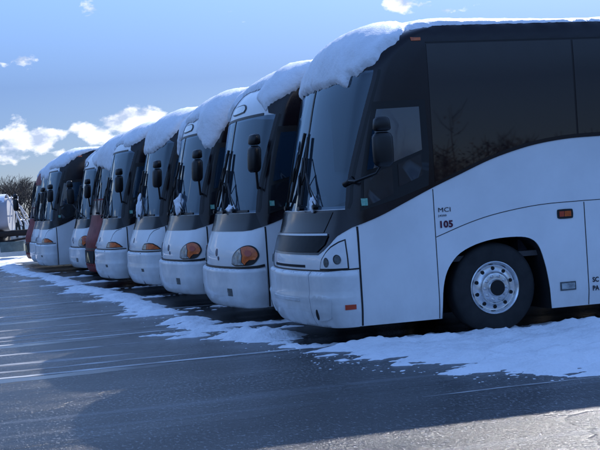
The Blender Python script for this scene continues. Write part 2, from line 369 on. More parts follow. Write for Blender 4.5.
def body_outline():
    o = []
    def arch(pts, far):
        return [(farx(x, h), h) for x, h in pts] if far else list(pts)
    hb = .22
    near = [(L, hb)]+[p for p in reversed(REAR_ARCH)]+[p for p in reversed(spline(ARCH, 3))]+[(1.0,hb),(.5,hb)]
    # keep bottom points just above hb
    near = [(a, max(h, hb)) for a, h in near]
    for y in np.linspace(-Y0-.25, Y0+.25, 16): near.append((float(xs_of(hb))-K-Y0-float(y), hb))
    far = [(farx(x, max(h,hb)), max(h,hb)) for x, h in ([(1.0,hb)]+spline(ARCH,3)+REAR_ARCH+[(L,hb)])]
    up = [(farx(L, h), h) for h in np.linspace(.4, 4.6, 30)]
    top_ = [(float(xs_of(4.6)-s), 4.6) for s in np.linspace(2*(K+Y0)+10, -10, 60)]
    down = [(L, h) for h in np.linspace(4.6, .4, 30)]
    return near+far+up+top_+down
def ws_half(wtop, wb_, ins=0.0):
    e = [(a-ins, h) for a, h in spline(WS_EDGE, 4) if wb_+ins < h <= wtop-ins]
    return [(.27-ins, wb_+ins)]+e+[front_xy(y, wtop-ins) for y in np.linspace(-.8, -.022-ins, 7)]+[front_xy(-.022-ins, h) for h in np.linspace(wtop-ins, wb_+ins, 12)[1:]]+[front_xy(y, wb_+ins) for y in np.linspace(-.022-ins, -.9, 8)[1:]]
WTOP = {'new': 3.07, 'round': 2.88, 'early': 2.98, 'red': 2.76}; WBOT = {'new': 1.535, 'early': 1.535, 'round': 1.535, 'red': 2.02}
def body_mesh(style):
    hw = ws_half(WTOP[style], WBOT[style], .03)
    me = patch_mesh(body_outline(), off=0.0, holes=[hw, mirp(hw)], th=.03, grid=dict(flat=.3, corner=.035, front=.10, hs=.075), step=.3, weld=True, near=.02)
    bm = bmesh.new(); bm.from_mesh(me)
    hs = np.linspace(.22, 4.6, 24); vn = [bm.verts.new(S(L, h).tolist()) for h in hs]; vf = [bm.verts.new(S(farx(L, h), h).tolist()) for h in hs]
    for i in range(len(hs)-1):
        try: bm.faces.new((vn[i], vf[i], vf[i+1], vn[i+1]))
        except ValueError: pass
    bmesh.ops.remove_doubles(bm, verts=bm.verts, dist=.0008)
    bm.to_mesh(me); bm.free(); return me
BODY = None

def wheel(parent, x, side, detail=False):
    w = empty('wheel'); w.parent = parent; y = side*1.235
    t = MB(); prof_ = [(.285,-.03),(.30,-.008),(.34,.002),(.42,.006),(.475,-.004),(.505,-.022),(.518,-.045),(.52,-.10),(.52,-.24),(.50,-.28),(.42,-.30),(.30,-.29)]
    t.lathe_y([(r, y_) for r, y_ in prof_], (x, y, .515), 56, side)
    for g_ in (.10,.145,.19):
        t.lathe_y([(.5215,-g_-.006),(.505,-g_-.006)], (x, y, .515), 56, side)
    t.build('tyre', M['tyre'], w)
    r = MB(); r.lathe_y([(.262,-.05),(.300,-.012),(.304,.000),(.297,.004),(.285,-.004),(.272,-.022),(.262,-.036),(.245,-.040),(.20,-.030),(.178,-.012),(.168,.010),(.150,.016),(.118,.016),(.100,.018),(.100,.055),(.092,.066),(.0,.070)], (x, y, .515), 56, side)
    rim = r.build('rim', M['rim'], w)
    hb = MB()
    rim.data.materials.append(M['hole'])
    hb.lathe_y([(.090,.069),(.088,.0745),(.0,.076)], (x, y, .515), 28, side)
    hb.build('hub', M['hole'], w)
    hh = MB(); ln = MB(); each = detail
    for k in range(10):
        if each: hh = MB()
        t_ = 2*math.pi*(k+.5)/10; c = (x+.222*math.cos(t_), y, .515+.222*math.sin(t_))
        hh.lathe_y([(.0225,-.040),(.0215,-.0275),(.0,-.028)], c, 14, side)
        if each: hh.build('hand_hole', M['hole'], w); ln = MB()
        t_ = 2*math.pi*k/10; c = (x+.136*math.cos(t_), y, .515+.136*math.sin(t_))
        ln.lathe_y([(.0185,.010),(.0185,.034),(.012,.040),(.0,.040)], c, 6, side)
        if each: ln.build('lug_nut', M['rim'], w)
    if not each:        # small in view: the holes and nuts stay inside the rim's mesh
        k0 = len(r.f); r2_ = MB(); r2_.v = r.v; r2_.f = r.f; r2_.add(ln.v, ln.f); k1 = len(r2_.f); r2_.add(hh.v, hh.f)
        me = sharp(mesh_of(r2_.v, r2_.f, 'rim')); me.materials.append(M['rim']); me.materials.append(M['hole'])
        for i_, p_ in enumerate(me.polygons): p_.material_index = 1 if i_ >= k1 else 0
        me.polygons.foreach_set('use_smooth', [True]*len(me.polygons)); rim.data = me
    return w
def well(parent, arch_, side):
    b = MB(); ys = side*1.292; yi = side*.62; n = len(arch_)
    vs = [(x, ys, z) for x, z in arch_]+[(x, yi, z) for x, z in arch_]
    fs = [(i, i+1, n+i+1, n+i) for i in range(n-1)]+[tuple(range(n, 2*n))]
    if side > 0: fs = [f[::-1] for f in fs]
    b.add(vs, fs); return b.build('wheel_well', M['hole'], parent, smooth=False)

def text_part(body, size, loc, material, parent, bold=0.0, sx=1.0, space=1.0, name='lettering'):
    c = bpy.data.curves.new('text', 'FONT'); c.body = body; c.size = size; c.extrude = .001; c.offset = bold; c.space_character = space; c.resolution_u = 3
    o = bpy.data.objects.new('tmp', c); col.objects.link(o); dg = bpy.context.evaluated_depsgraph_get()
    me = bpy.data.meshes.new_from_object(o.evaluated_get(dg)); bpy.data.objects.remove(o)
    for v in me.vertices: v.co = Vector((loc[0]+v.co.x*sx, loc[1]-v.co.z, loc[2]+v.co.y))
    return link(name, me, material, parent, smooth=False)

def mirror_part(parent, c, w, d, h, arm, side=-1, yawm=0.0, two=True, tilt=.0):
    m = empty('mirror'); m.parent = parent
    def blk(z0, z1, w0, w1, name):
        b = MB(); n = 7; rows = []
        prof_ = [(0,.55),(.06,.85),(.16,1),(.5,1.03),(.84,1),(.94,.85),(1,.5)]
        vs = []; 
        for f_, s_ in prof_:
            z = z0+(z1-z0)*f_; ww = (w0+(w1-w0)*f_)*s_/2; dd = d*s_/2; k = 16
            for q in range(k):
                t = 2*math.pi*q/k; cx = math.copysign(abs(math.cos(t))**.55, math.cos(t))*ww; cy = math.copysign(abs(math.sin(t))**.7, math.sin(t))*dd
                X = cx*math.cos(yawm)-cy*math.sin(yawm); Y = cx*math.sin(yawm)+cy*math.cos(yawm)
                vs.append((c[0]+X+tilt*(z-c[2]), c[1]+Y, z))
        fs = []; k = 16
        for i in range(len(prof_)-1):
            for q in range(k): fs.append((i*k+q, i*k+(q+1) % k, (i+1)*k+(q+1) % k, (i+1)*k+q))
        fs.append(tuple(range(k))[::-1]); fs.append(tuple((len(prof_)-1)*k+q for q in range(k)))
        b.add(vs, fs); return b.build(name, M['plastic'], m, ang=60)
    z0, z1 = c[2]-h/2, c[2]+h/2
    if two:
        blk(z0, z0+h*.70, w*.98, w, 'mirror_housing'); blk(z0+h*.715, z1, w*.88, w*.70, 'mirror_housing')
    else: blk(z0, z1, w, w, 'mirror_housing')
    b = MB(); b.tube(arm, .018, 8); b.build('mirror_arm', M['plastic'], m)
    return m

def wiper(parent, pivot, elbow, tip, tail, double=True):
    w = empty('wiper'); w.parent = parent
    p, e = pt(*front_xy(*pivot), .03), pt(*front_xy(*elbow), .07)
    b = MB(); b.tube([p, (p+e)/2+Vector((-.02,0,0)), e], .013, 6)
    if double:
        q = pt(*front_xy(pivot[0]-.10, pivot[1]+.01), .03); b.tube([q, (q+e)/2+Vector((-.02,.01,0)), e], .008, 6)
    b.tube([p+Vector((.03,0,0)), p+Vector((-.03,0,0))], .028, 10)
    b.build('wiper_arm', M['plastic'], w)
    t1, t2 = pt(*front_xy(*tip), .03), pt(*front_xy(*tail), .03)
    c = MB(); ys = np.linspace(0, 1, 9); c.tube([pt(*front_xy(tip[0]+(tail[0]-tip[0])*t, tip[1]+(tail[1]-tip[1])*t), .036) for t in ys], .021, 6)
    c.tube([t1+(t2-t1)*.3+Vector((-.03,0,0)), e, t1+(t2-t1)*.7+Vector((-.03,0,0))], .008, 6)
    c.build('wiper_blade', M['frame'], w)

# ------------------------------------------------------------------ coaches
def disc_on(a, h, ra, rh, n=18, rot=0.0):
    out = []
    for k in range(n):
        t = 2*math.pi*k/n; x = ra*math.cos(t); y = rh*math.sin(t); out.append((a+x*math.cos(rot)-y*math.sin(rot), h+x*math.sin(rot)+y*math.cos(rot)))
    return out
def rect(a0, h0, a1, h1): return [(a0,h0),(a1,h0),(a1,h1),(a0,h1)]
def ground_chain(pts): return pts

def coach(style):
    """style: new (headlamp strip), round (oval lamps), early (slanted lamps), red"""
    root = empty('coach')
    paint = M['red'] if style == 'red' else M['white']
    global BODY
    me = body_mesh(style)
    body = link('body', me, paint, root)
    # wheels, wells, chassis
    for s in (-1, 1):
        well(root, [(a, h) for a, h in ARCH], s); well(root, REAR_ARCH, s)
        wheel(root, 1.99, s, detail=(style == 'new' and s < 0)); wheel(root, 9.86, s); wheel(root, 11.05, s)
    c = MB(); c.box((.35,-1.0,.30),(1.28,1.0,.60)); c.box((2.68,-1.2,.30),(9.2,1.2,.55)); c.box((11.7,-1.2,.32),(13.5,1.2,.6)); c.box((1.9,-.9,.42),(2.08,.9,.60)); c.box((.12,-.7,.27),(.34,.7,.34))
    c.build('chassis', M['chassis'], root, smooth=False)
    # dark band of the flanks: from the belt line to the roof rail
    top = 3.545
    wse = spline(WS_EDGE, 4)
    wtop = {'new': 3.07, 'round': 2.88, 'early': 2.98, 'red': 2.76}[style]
    front_up = [(a-.045, h) for a, h in wse if h < wtop]+{'new': [(.30,3.085),(.30,3.15),(.50,3.28),(.80,3.38),(1.0,top)], 'early': [(.55,2.99),(.55,3.10),(.65,3.25),(.85,3.37),(1.02,top)], 'round': [(.52,2.90),(.50,3.0),(.62,3.10),(.85,3.20),(1.15,3.33),(1.35,top)], 'red': [(.55,2.78),(.60,3.0),(.75,3.2),(.95,3.36),(1.1,top)]}[style]
    band = [(.30,1.325)]+BELTS[1:]+[(13.60,top)]+[(a, top) for a in np.arange(12.5, 1.6, -1.2)]+front_up[::-1]
    wb = patch('window_band', band, M['black'], root, off=.009, grid=dict(flat=.3, corner=.04, hs=.10))
    patch('window_band', [(float(mir(a,h)),h) for a, h in band], M['black'], root, off=.009, grid=dict(flat=.3, corner=.04, hs=.10))
    seams = [1.285, 3.12, 4.95, 6.78, 8.61, 10.44, 12.27, 13.55]
    bx = np.array([p[0] for p in BELTS]); bh = np.array([p[1] for p in BELTS])
    for i in range(len(seams)-1):
        x0, x1 = seams[i]+.012, seams[i+1]-.012; xx = np.linspace(x0, x1, 10)
        low = [(x, max(float(np.interp(x, bx, bh))+.045, 0)) for x in xx]
        g = low+[(x, 3.325) for x in xx[::-1]]
        patch('passenger_window', g, M['sideglass'], root, off=.014, th=.008, grid=dict(hs=.15))
        patch('passenger_window', mirp(g), M['sideglass'], root, off=.014, th=.008, grid=dict(hs=.15))
    strip('roof_rail_seam', [(1.29,3.345),(4,3.345),(8,3.345),(13.5,3.345)], .012, M['frame'], root, off=.0115)
    # driver's window
    for m_ in (lambda p: p, mirp):
        fr = [(.395,1.50),(.44,1.90),(.535,2.32),(.625,2.70),(1.235,2.705),(1.245,2.10),(1.215,1.735),(.80,1.60)]
        dw = patch('driver_window', m_(fr), M['frame'], root, off=.017, th=.014)
        patch('pane', m_([(.655,2.615),(1.155,2.625),(1.160,2.14),(.80,2.015),(.50,1.945),(.565,2.27)]), M['cabglass'], dw, off=.023, th=.006)
        patch('pane', m_([(.465,1.885),(.79,1.975),(.79,1.665),(.43,1.535)]), M['lowglass'], dw, off=.023, th=.006)
        patch('pane', m_([(.86,1.99),(1.145,2.095),(1.15,1.85),(.86,1.74)]), M['lowglass'], dw, off=.023, th=.006)
    patch('sticker', rect(.41,1.555,.475,1.635) if style == 'new' else rect(.43,1.61,.49,1.68), M['teal'], root, off=.0265, th=.002)
    # windshield halves and divider
    wb_ = {'new': 1.535, 'early': 1.535, 'round': 1.535, 'red': 2.02}[style]
    if style == 'red':
        edge = [(a, h) for a, h in wse if wb_ <= h <= wtop]; edge = [(float(np.interp(wb_, [1.53,1.85,2.29],[.29,.34,.47])), wb_)]+edge
    else: edge = [(.27, wb_)]+[(a, h) for a, h in wse if wb_ < h <= wtop]
    ya = lambda h, y: front_xy(y, h)
    half = edge+[ya(wtop, y) for y in np.linspace(-.8, -.022, 7)]+[ya(h, -.022) for h in np.linspace(wtop, wb_, 12)[1:]]+[ya(wb_, y) for y in np.linspace(-.022, -.9, 8)[1:]]
    for m_ in (lambda p: p, mirp):
        patch('windshield', m_(half), M['windshield'], root, off=.006, th=.01, skirt=False, grid=dict(hs=.08, front=.08, corner=.03))
    if style == 'red':      # second, lower pane row
        lo = [(.27,1.62)]+[(.33,1.90),(.36,1.98)]+[ya(1.98, y) for y in np.linspace(-.8,-.022,6)]+[ya(h,-.022) for h in np.linspace(1.98,1.62,8)[1:]]+[ya(1.62,y) for y in np.linspace(-.022,-.9,6)[1:]]
        for m_ in (lambda p: p, mirp): patch('windshield', m_(lo), M['lowglass'], root, off=.006, th=.01)
    strip('windshield_divider', [ya(h, 0) for h in np.linspace(wb_, wtop, 14)], .042, M['frame'], root, off=.012, th=.012)
    # rubber surround along the A pillars and top
    strip('windshield_seal', [(a+.012, h) for a, h in edge], .03, M['frame'], root, off=.011, th=.01)
    strip('windshield_seal', mirp([(a+.012, h) for a, h in edge])[::-1], .03, M['frame'], root, off=.011, th=.01)
    strip('windshield_seal', [ya(wtop+.012, y) for y in np.linspace(-1.06, 1.06, 20)], .035, M['frame'], root, off=.011, th=.01)
    sym = lambda near: near+mirp(near)[::-1]
    cg = dict(hs=.06, front=.08, corner=.03)
    if style == 'new':
        lowc = [(.30,1.325),(.13,1.235),(.02,1.145),(-.10,1.075),(-.21,1.03)]+[ya(1.03, y) for y in (-.8,-.5,-.2)]
        upc = [(.26,1.525)]+[ya(1.525, y) for y in (-1.0,-.7,-.4,-.1)]
        poly = sym(lowc)+[p for p in reversed(sym(upc))]
        cw = patch('cowl', poly, M['black'], root, off=.006, th=.008, grid=cg)
        hp = [ya(1.275, y) for y in (-.92,-.6,-.2)]; lp_ = [ya(1.50, y) for y in (-1.02,-.6,-.2)]
        patch('cowl_panel', sym(hp)+sym(lp_)[::-1], M['cowl'], cw, off=.012, th=.006, grid=cg)
        strip('trim', [ya(1.250, y) for y in np.linspace(-1.03, 1.03, 24)], .022, M['trim'], cw, off=.022, th=.012)
        st = [ya(1.215, y) for y in (-1.04,)]+[ya(1.13, y) for y in (-1.0,)]+[ya(1.06, y) for y in (-.90,-.5,-.1)]
        hl = patch('headlight', sym([ya(1.235,-1.05)]+[ya(1.14,-1.02),ya(1.058,-.90),ya(1.055,-.5),ya(1.055,-.1)])+[ya(1.235, y) for y in (.9,.5,0,-.5,-.9)], M['lampglass'], root, off=.018, th=.012, grid=cg)
        patch('grille', sym([ya(.885,-.62),ya(.885,-.3)])[:]+[ya(.915, y) for y in (.62,.3,-.3,-.62)], M['hole'], root, off=.004, th=.004)
        # corner lamp cluster
        tri = [(-.17,.865),(-.13,.98),(-.05,1.06),(.04,1.125),(.14,1.175),(.215,1.20),(.222,.865)]
        for m_ in (lambda p: p, mirp):
            cl = patch('lamp_cluster', m_(tri), M['frame'], root, off=.006, th=.006, grid=cg)
            tri2 = [(-.150,.880),(-.115,.97),(-.04,1.042),(.05,1.107),(.145,1.158),(.204,1.18),(.207,.880)]
            patch('cluster_cover', m_(tri2), M['bumper'], cl, off=.011, th=.004, grid=cg)
            for a_, h_ in ((-.02,.945),(.115,.975)):
                patch('lamp_bezel', m_(disc_on(a_-.006, h_+.003, .040, .052)), M['frame'], cl, off=.016, th=.004)
                patch('lamp', m_(disc_on(a_, h_, .033, .045)), M['grey'], cl, off=.019, th=.003)
    else:
        # black glass apron below the windshield, then painted nose
        ba = 1.28 if style != 'red' else 1.18
        lowc = [(.30,1.325),(.16,ba+.01)]+[ya(ba, y) for y in (-1.0,-.6,-.2)]
        upc = [(.25,wb_-.008 if style != 'red' else 1.29)]+[ya(wb_-.008 if style != 'red' else 1.29, y) for y in (-1.0,-.6,-.2)]
        if style != 'red': cw = patch('cowl', sym(lowc)+sym(upc)[::-1], M['cowl'], root, off=.007, th=.008, grid=cg)
        strip('trim', [ya(1.555, y) for y in np.linspace(-1.05, 1.05, 24)], .03, M['frame'], cw, off=.02, th=.02) if style != 'red' else None
    if style == 'round':
        strip('bumper_seal', [(.30,.80)]+[(.2,.785)]+[ya(.775, y) for y in np.linspace(-1.1, 1.1, 22)], .035, M['frame'], root, off=.02, th=.02)
        ov = spline([(-.31,.83),(-.27,.93),(-.16,1.01),(-.01,1.065),(.12,1.085),(.20,1.045),(.235,.95),(.20,.87),(.13,.815),(.0,.805),(-.20,.803),(-.31,.83)], 5)[:-1]
        for m_ in (lambda p: p, mirp):
            hl = patch('headlight', m_(ov), M['frame'], root, off=.010, th=.012, grid=cg)
            clear = spline([(-.285,.84),(-.245,.925),(-.15,.99),(-.03,1.04)],4)+[(.0,.94),(-.02,.86),(.03,.82),(-.2,.818)]
            patch('clear_lens', m_(clear), M['lampclear'], hl, off=.020, th=.01, grid=cg)
            amb = [(-.012,1.045)]+spline([(.05,1.062),(.12,1.068),(.185,1.03),(.215,.95),(.18,.885)],4)+[(.11,.885),(.07,.855),(.045,.82),(.0,.865),(.02,.94)]
            patch('amber_lens', m_(amb), M['amber'], hl, off=.022, th=.01, grid=cg)
            a_, h_ = (.10,.975); patch('lamp_reflector', m_(disc_on(a_, h_, .045, .04)), M['redlens'], hl, off=.026, th=.004)
        # header marker window, centred on the cap
        hd = patch('marker_window', spline([ya(2.975,-.33),ya(2.965,0),ya(2.975,.33),ya(3.03,.38),ya(3.095,.26),ya(3.105,0),ya(3.095,-.26),ya(3.03,-.38),ya(2.975,-.33)],4)[:-1], M['frame'], root, off=.008, th=.010)
        patch('lens', spline([ya(2.99,-.30),ya(2.98,0),ya(2.99,.30),ya(3.03,.34),ya(3.080,.24),ya(3.088,0),ya(3.080,-.24),ya(3.03,-.34),ya(2.99,-.30)],4)[:-1], M['lampclear'], hd, off=.013, th=.004)
        patch('emblem', disc_on(*ya(.985,-.20), .05, .055), M['ink'], root, off=.005, th=.004)
        patch('emblem', disc_on(*ya(.90,-.30), .035, .03), M['ink'], root, off=.005, th=.004)
    if style == 'early':
        strip('bumper_seal', [(.30,.865)]+[ya(.86, y) for y in np.linspace(-1.1, 1.1, 22)], .018, M['frame'], root, off=.018, th=.02)
        sl = [(-.36,.895),(-.30,.965),(-.22,1.01),(-.02,1.025),(.09,1.015),(.17,.965),(.235,.90),(.22,.89)]
        for m_ in (lambda p: p, mirp):
            hl = patch('headlight', m_(sl), M['frame'], root, off=.010, th=.012, grid=cg)
            patch('clear_lens', m_([(-.32,.91),(-.27,.965),(-.21,.992),(-.12,.998),(-.12,.905)]), M['lampclear'], hl, off=.018, th=.008, grid=cg)
            patch('amber_lens', m_([(-.10,.905),(-.10,.998),(-.01,1.005),(.08,.998),(.155,.955),(.205,.905)]), M['amber'], hl, off=.020, th=.008, grid=cg)
        strip('nose_crease', [(.24,1.295),(.1,1.25),(-.03,1.17),(-.12,1.04)], .01, M['grey'], root, off=.003)
        patch('emblem', disc_on(*ya(1.07,-.10), .04, .05), M['ink'], root, off=.005, th=.004)
    if style == 'red':
        for m_ in (lambda p: p, mirp): patch('pillar_panel', m_([(.40,2.05),(.52,2.4),(.66,2.74),(.80,2.78),(1.20,3.3),(1.25,3.3),(1.25,2.74),(.60,2.74),(.50,2.3)]), M['red'], root, off=.016, th=.008)
        patch('grille', sym([ya(.44,-.75),ya(.44,-.4)])+[ya(.74, y) for y in (.85,.4,0,-.4,-.85)], M['hole'], root, off=.030, th=.03, grid=cg)
        ch = [ya(.46,-.45),ya(.70,-.28),ya(.70,-.20),ya(.46,-.05),ya(.46,-.12),ya(.62,-.24),ya(.46,-.38)]
        patch('emblem', ch, M['gold'], root, off=.038, th=.008)
        strip('bumper_seal', [ya(.79, y) for y in np.linspace(-1.1, 1.1, 22)], .03, M['frame'], root, off=.02, th=.02)
        for m_ in (lambda p: p, mirp):
            hl = patch('headlight', m_(spline([(-.20,.86),(-.10,.97),(.05,1.0),(.18,.95),(.2,.87),(.0,.84),(-.2,.86)],4)[:-1]), M['lampclear'], root, off=.012, th=.012)
    # bumper
    bt = {'new': .845, 'round': .765, 'early': .845, 'red': .42}[style]; bo = {'new': .045, 'round': .06, 'early': .05, 'red': .02}[style]
    bmat = M['bumper'] if style != 'red' else M['red']
    def bulge(V):
        t = np.clip((V[:,1]-.22)/(bt-.22), 0, 1); e = np.minimum(1, (1-t)/.10); e2 = np.minimum(1, t/.35)
        ridge = .012*np.exp(-((t-.52)/.05)**2)*(1 if style != 'round' else .3)
        back = np.clip((.33-V[:,0])/.22, 0, 1)
        return (.012+bo*np.sqrt(np.clip(1-(1-e)**2, 0, 1))*(.35+.65*np.sqrt(np.clip(1-(1-e2)**2,0,1)))+ridge)*(.35+.65*back**.5)
    hs_ = np.linspace(.222, bt, 6)
    cx = .31
    if style == 'new':
        yb = -.80
        cen = [ya(.222, y) for y in np.linspace(yb+.03, -yb-.03, 14)]+[ya(h, -yb-.005) for h in hs_[1:]]+[ya(bt, y) for y in np.linspace(-yb-.03, yb+.03, 14)]+[ya(h, yb+.005) for h in hs_[::-1][1:]]
        bp = patch('bumper', cen, bmat, root, offfn=bulge, th=.04, grid=dict(hs=.03, front=.07, corner=.03), near=.012)
        corn = [(cx,.222)]+[(cx,h) for h in hs_[1:]]+[(.15,bt+.01),(0,bt)]+[ya(bt, y) for y in (-1.0,-.9)]+[ya(h, yb-.006) for h in hs_[::-1]]+[ya(.222, y) for y in (-.9,-1.0,-1.1)]
        for m_ in (lambda p: p, mirp):
            mfn = bulge if m_ is not mirp else (lambda V: bulge(np.stack([mir(V[:,0],V[:,1]),V[:,1]],1)))
            bc = patch('bumper', m_(corn), bmat, root, offfn=mfn, th=.04, grid=dict(hs=.03, front=.07, corner=.025), near=.012)
            fp = spline([(-.27,.33),(-.285,.52),(-.25,.575),(-.12,.585),(.02,.57),(.05,.53),(.04,.40),(.03,.34),(-.10,.315),(-.25,.31),(-.27,.33)],3)[:-1]
            fo = (lambda V, m_=m_: (mfn(V)+.010))
            patch('fog_lamp_cover', m_(fp), bmat, bc, offfn=fo, th=.012, near=.012, grid=dict(hs=.04))
            patch('tow_hole', m_(disc_on(-.19,.375,.028,.055)), M['hole'], bc, offfn=lambda V: mfn(V)+.013, th=.004)
        patch('recess', [ya(.50,-.55),ya(.50,-.2),ya(.50,.45),ya(.535,.45),ya(.535,-.55)], bmat, bp, offfn=lambda V: bulge(V)+.012, th=.014)
        strip('bumper_seal', [(.34,.865),(.2,.862),(0,.856)]+[ya(.855, y) for y in np.linspace(-1.05, 1.05, 22)]+[(float(mir(.2,.862)),.862)], .016, M['frame'], root, off=.004)
        patch('marker_lamp', rect(.165,.425,.262,.475), M['redlens'], root, offfn=lambda V: bulge(V)+.008, th=.02)
    else:
        h0_ = .222
        full = [(cx,h0_)]+[(cx,h) for h in hs_[1:]]+[(.15,bt)]+[ya(bt, y) for y in np.linspace(-1.08, 1.08, 22)]
        full += [(float(mir(.15,bt)),bt)]+[(float(mir(cx,h)),h) for h in hs_[::-1]]+[ya(h0_, y) for y in np.linspace(1.1,-1.1,22)]
        def bl2(V):
            am = np.maximum(V[:,0], mir(V[:,0], V[:,1])); V2 = np.stack([am, V[:,1]], 1); return bulge(V2)
        bp = patch('bumper', full, bmat, root, offfn=bl2, th=.04, grid=dict(hs=.03, front=.07, corner=.03), near=.012)
        if style == 'round':
            for m_ in (lambda p: p, mirp):
                patch('tow_hole', m_([ya(.40,-.93),ya(.40,-.78),ya(.49,-.78),ya(.49,-.93)]), M['grey'], bp, offfn=lambda V: bl2(V)+.004, th=.004)
            strip('recess', [ya(.33,-1.0),ya(.34,-.7),ya(.345,-.3)], .012, M['grey'], bp, off=.045)
        if style == 'early':
            for m_ in (lambda p: p, mirp):
                strip('bumper_seal', m_([ya(h, -.80) for h in np.linspace(.24,.83,8)]), .012, M['frame'], root, off=.056, th=.01)
                patch('tow_hole', m_([ya(.47,-.97),ya(.47,-.85),ya(.53,-.85),ya(.53,-.97)]), M['grey'], bp, offfn=lambda V: bl2(V)+.004, th=.004)
    # door gap, panel seams
    for m_ in (lambda p: p, mirp):
        g1 = m_([(.345,h) for h in np.linspace(.225, 1.33, 8)]); g1 = g1 if m_ is not mirp else g1[::-1]
        strip('panel_gap', g1, .022, M['frame'], root, off=.003)
        g2 = m_([(1.268,h) for h in np.linspace(.225, 1.69, 8)]); g2 = g2 if m_ is not mirp else g2[::-1]
        strip('panel_gap', g2, .009, M['frame'], root, off=.0025)
        g3 = m_(spline([(1.275,1.147),(1.699,1.285),(2.078,1.37),(2.59,1.432),(3.15,1.445)],4)+[(5,1.445),(9,1.42),(13.5,1.40)]); g3 = g3 if m_ is not mirp else g3[::-1]
        strip('panel_gap', g3, .008, M['frame'], root, off=.0025)
        for xg in (3.155, 4.7, 6.25, 7.8, 9.1, 12.2):
            g = m_([(xg,h) for h in np.linspace(.225, 1.43, 6)]); g = g if m_ is not mirp else g[::-1]
            strip('panel_gap', g, .010, M['frame'], root, off=.0025)
    patch('marker_lamp', rect(1.12,3.365,1.235,3.400), M['amber'], root, off=.018, th=.01)
    # side lamps ahead of the first baggage door
    tl = patch('turn_lamp', spline([(2.80,1.265),(2.80,1.345),(2.83,1.36),(2.97,1.36),(3.0,1.345),(3.0,1.265),(2.97,1.25),(2.83,1.25),(2.80,1.265)],2)[:-1], M['frame'], root, off=.010, th=.010)
    patch('amber_lens', rect(2.825,1.275,2.885,1.337), M['redlens'], tl, off=.014, th=.006); patch('amber_lens', rect(2.892,1.275,2.975,1.337), M['amber'], tl, off=.014, th=.006)
    dl = patch('docking_lamp', rect(2.785,.415,2.985,.515), M['grey'], root, off=.010, th=.010)
    patch('lens', rect(2.80,.43,2.97,.50), M['lampclear'], dl, off=.013, th=.004)
    # cabin seen through the windshield
    d = MB(); zt = wb_-.02
    sec = [(.26,zt-.02),(.62,zt+.01),(.95,zt+.10),(1.10,zt+.02),(1.12,zt-.45)]
    sec = [(x+(.1 if style == 'red' else 0), z) for x, z in sec]
    vs = [(x+.12*(y/1.1)**2, y, z) for y in (-1.1,-.7,0,.7,1.1) for x, z in sec]; d.add(vs, [(j*5+i, j*5+i+1, (j+1)*5+i+1, (j+1)*5+i) for j in range(4) for i in range(4)])
    d.box((.88,-.95,zt+.06),(1.16,-.42,zt+.20), .03); d.box((.5,.1,zt-.01),(.72,.45,zt+.05), .01)
    d.build('dashboard', M['dash'], root)
    sw = MB(); cs = Vector((1.22,-.68,zt+.16)); sw.tube([cs+Vector((math.sin(t)*.10,math.cos(t)*.23,math.sin(t)*.20)) for t in np.linspace(0,2*math.pi,25)], .016, 6, cap=False); sw.tube([cs, cs+Vector((-.2,0,-.1))], .04, 8)
    for t in (.3,2.84,4.7): sw.tube([cs, cs+Vector((math.sin(t)*.10,math.cos(t)*.23,math.sin(t)*.20))], .012, 5)
    sw.build('steering_wheel', M['plastic'], root)
    fl = max(zt-.55, .9)
    for (sx, sy, hd) in ((1.62,-.68,1),(2.2,.72,0),(2.75,-.85,0),(2.75,-.4,0),(2.9,.4,0),(2.9,.85,0)):
        se = MB(); se.box((sx-.45,sy-.22,fl+.25),(sx,sy+.22,fl+.38), .04); se.box((sx-.06,sy-.22,fl+.30),(sx+.08,sy+.22,fl+1.0), .05); se.box((sx-.05,sy-.13,fl+1.0),(sx+.05,sy+.13,fl+1.2), .04); se.box((sx-.3,sy-.1,fl-.1),(sx-.1,sy+.1,fl+.26))
        se.build('driver_seat' if hd else 'passenger_seat', M['seat'], root)
    cb = MB(); cb.box((.55,-1.18,fl-.12),(3.4,1.18,fl-.06)); cb.box((3.4,-1.2,fl-.1),(3.45,1.2,3.35)); cb.box((.95,-1.24,2.0),(3.4,-1.22,3.3)); cb.box((.95,1.22,2.0),(3.4,1.24,3.3)); cb.box((.95,-1.15,3.22),(3.4,1.15,3.27)); cb.box((.60,-1.10,2.98),(.70,1.10,3.06))
    cb.build('cabin_lining', M['cabin'], root, smooth=False)
    if style != 'red':
        pc = MB(); pc.box((.36,-.18,zt+.02),(.38,.04,zt+.17)); pc.build('dashboard_card', M['paper'], root, smooth=False)
    # mirrors and wipers
    if style == 'new':
        mirror_part(root, (.57,-1.66,2.235), .235, .12, .54, [(.30,-1.22,1.84),(.32,-1.42,1.83),(.50,-1.60,1.90),(.57,-1.66,2.02)], yawm=.12)
        b = MB(); b.tube([(.27,-1.16,1.80),(.34,-1.27,1.86)], .035, 8); b.build('mirror_bracket', M['plastic'], root)
    elif style == 'red':
        mirror_part(root, (-.30,1.45,2.25), .20, .16, .62, [(.0,1.1,1.6),(-.15,1.3,1.75),(-.30,1.45,2.0)])
    else:
        mirror_part(root, (.22,-1.44,2.34), .165, .17, .52, [(.30,-1.20,1.88),(.26,-1.36,1.86),(.23,-1.44,2.12)], yawm=.3, tilt=.06)
    wiper(root, (-.62,wb_+.03 if style != 'red' else 1.66), (-.30,wb_+.42), (-.10,wb_+.86), (-.20,wb_+.06))
    wiper(root, (.50,wb_+.03 if style != 'red' else 1.66), (.18,wb_+.50), (.07,wb_+.92), (.30,wb_+.10))
    if style != 'red':
        wiper(root, (-.20,wb_+.02), (-.06,wb_+.40), (-.03,wb_+.62), (-.12,wb_+.04), double=False)
    return root
def copy_tree(o, parent=None):
    c = o.copy(); col.objects.link(c)
    if parent is not None: c.parent = parent
    for ch in list(o.children): copy_tree(ch, c)
    return c

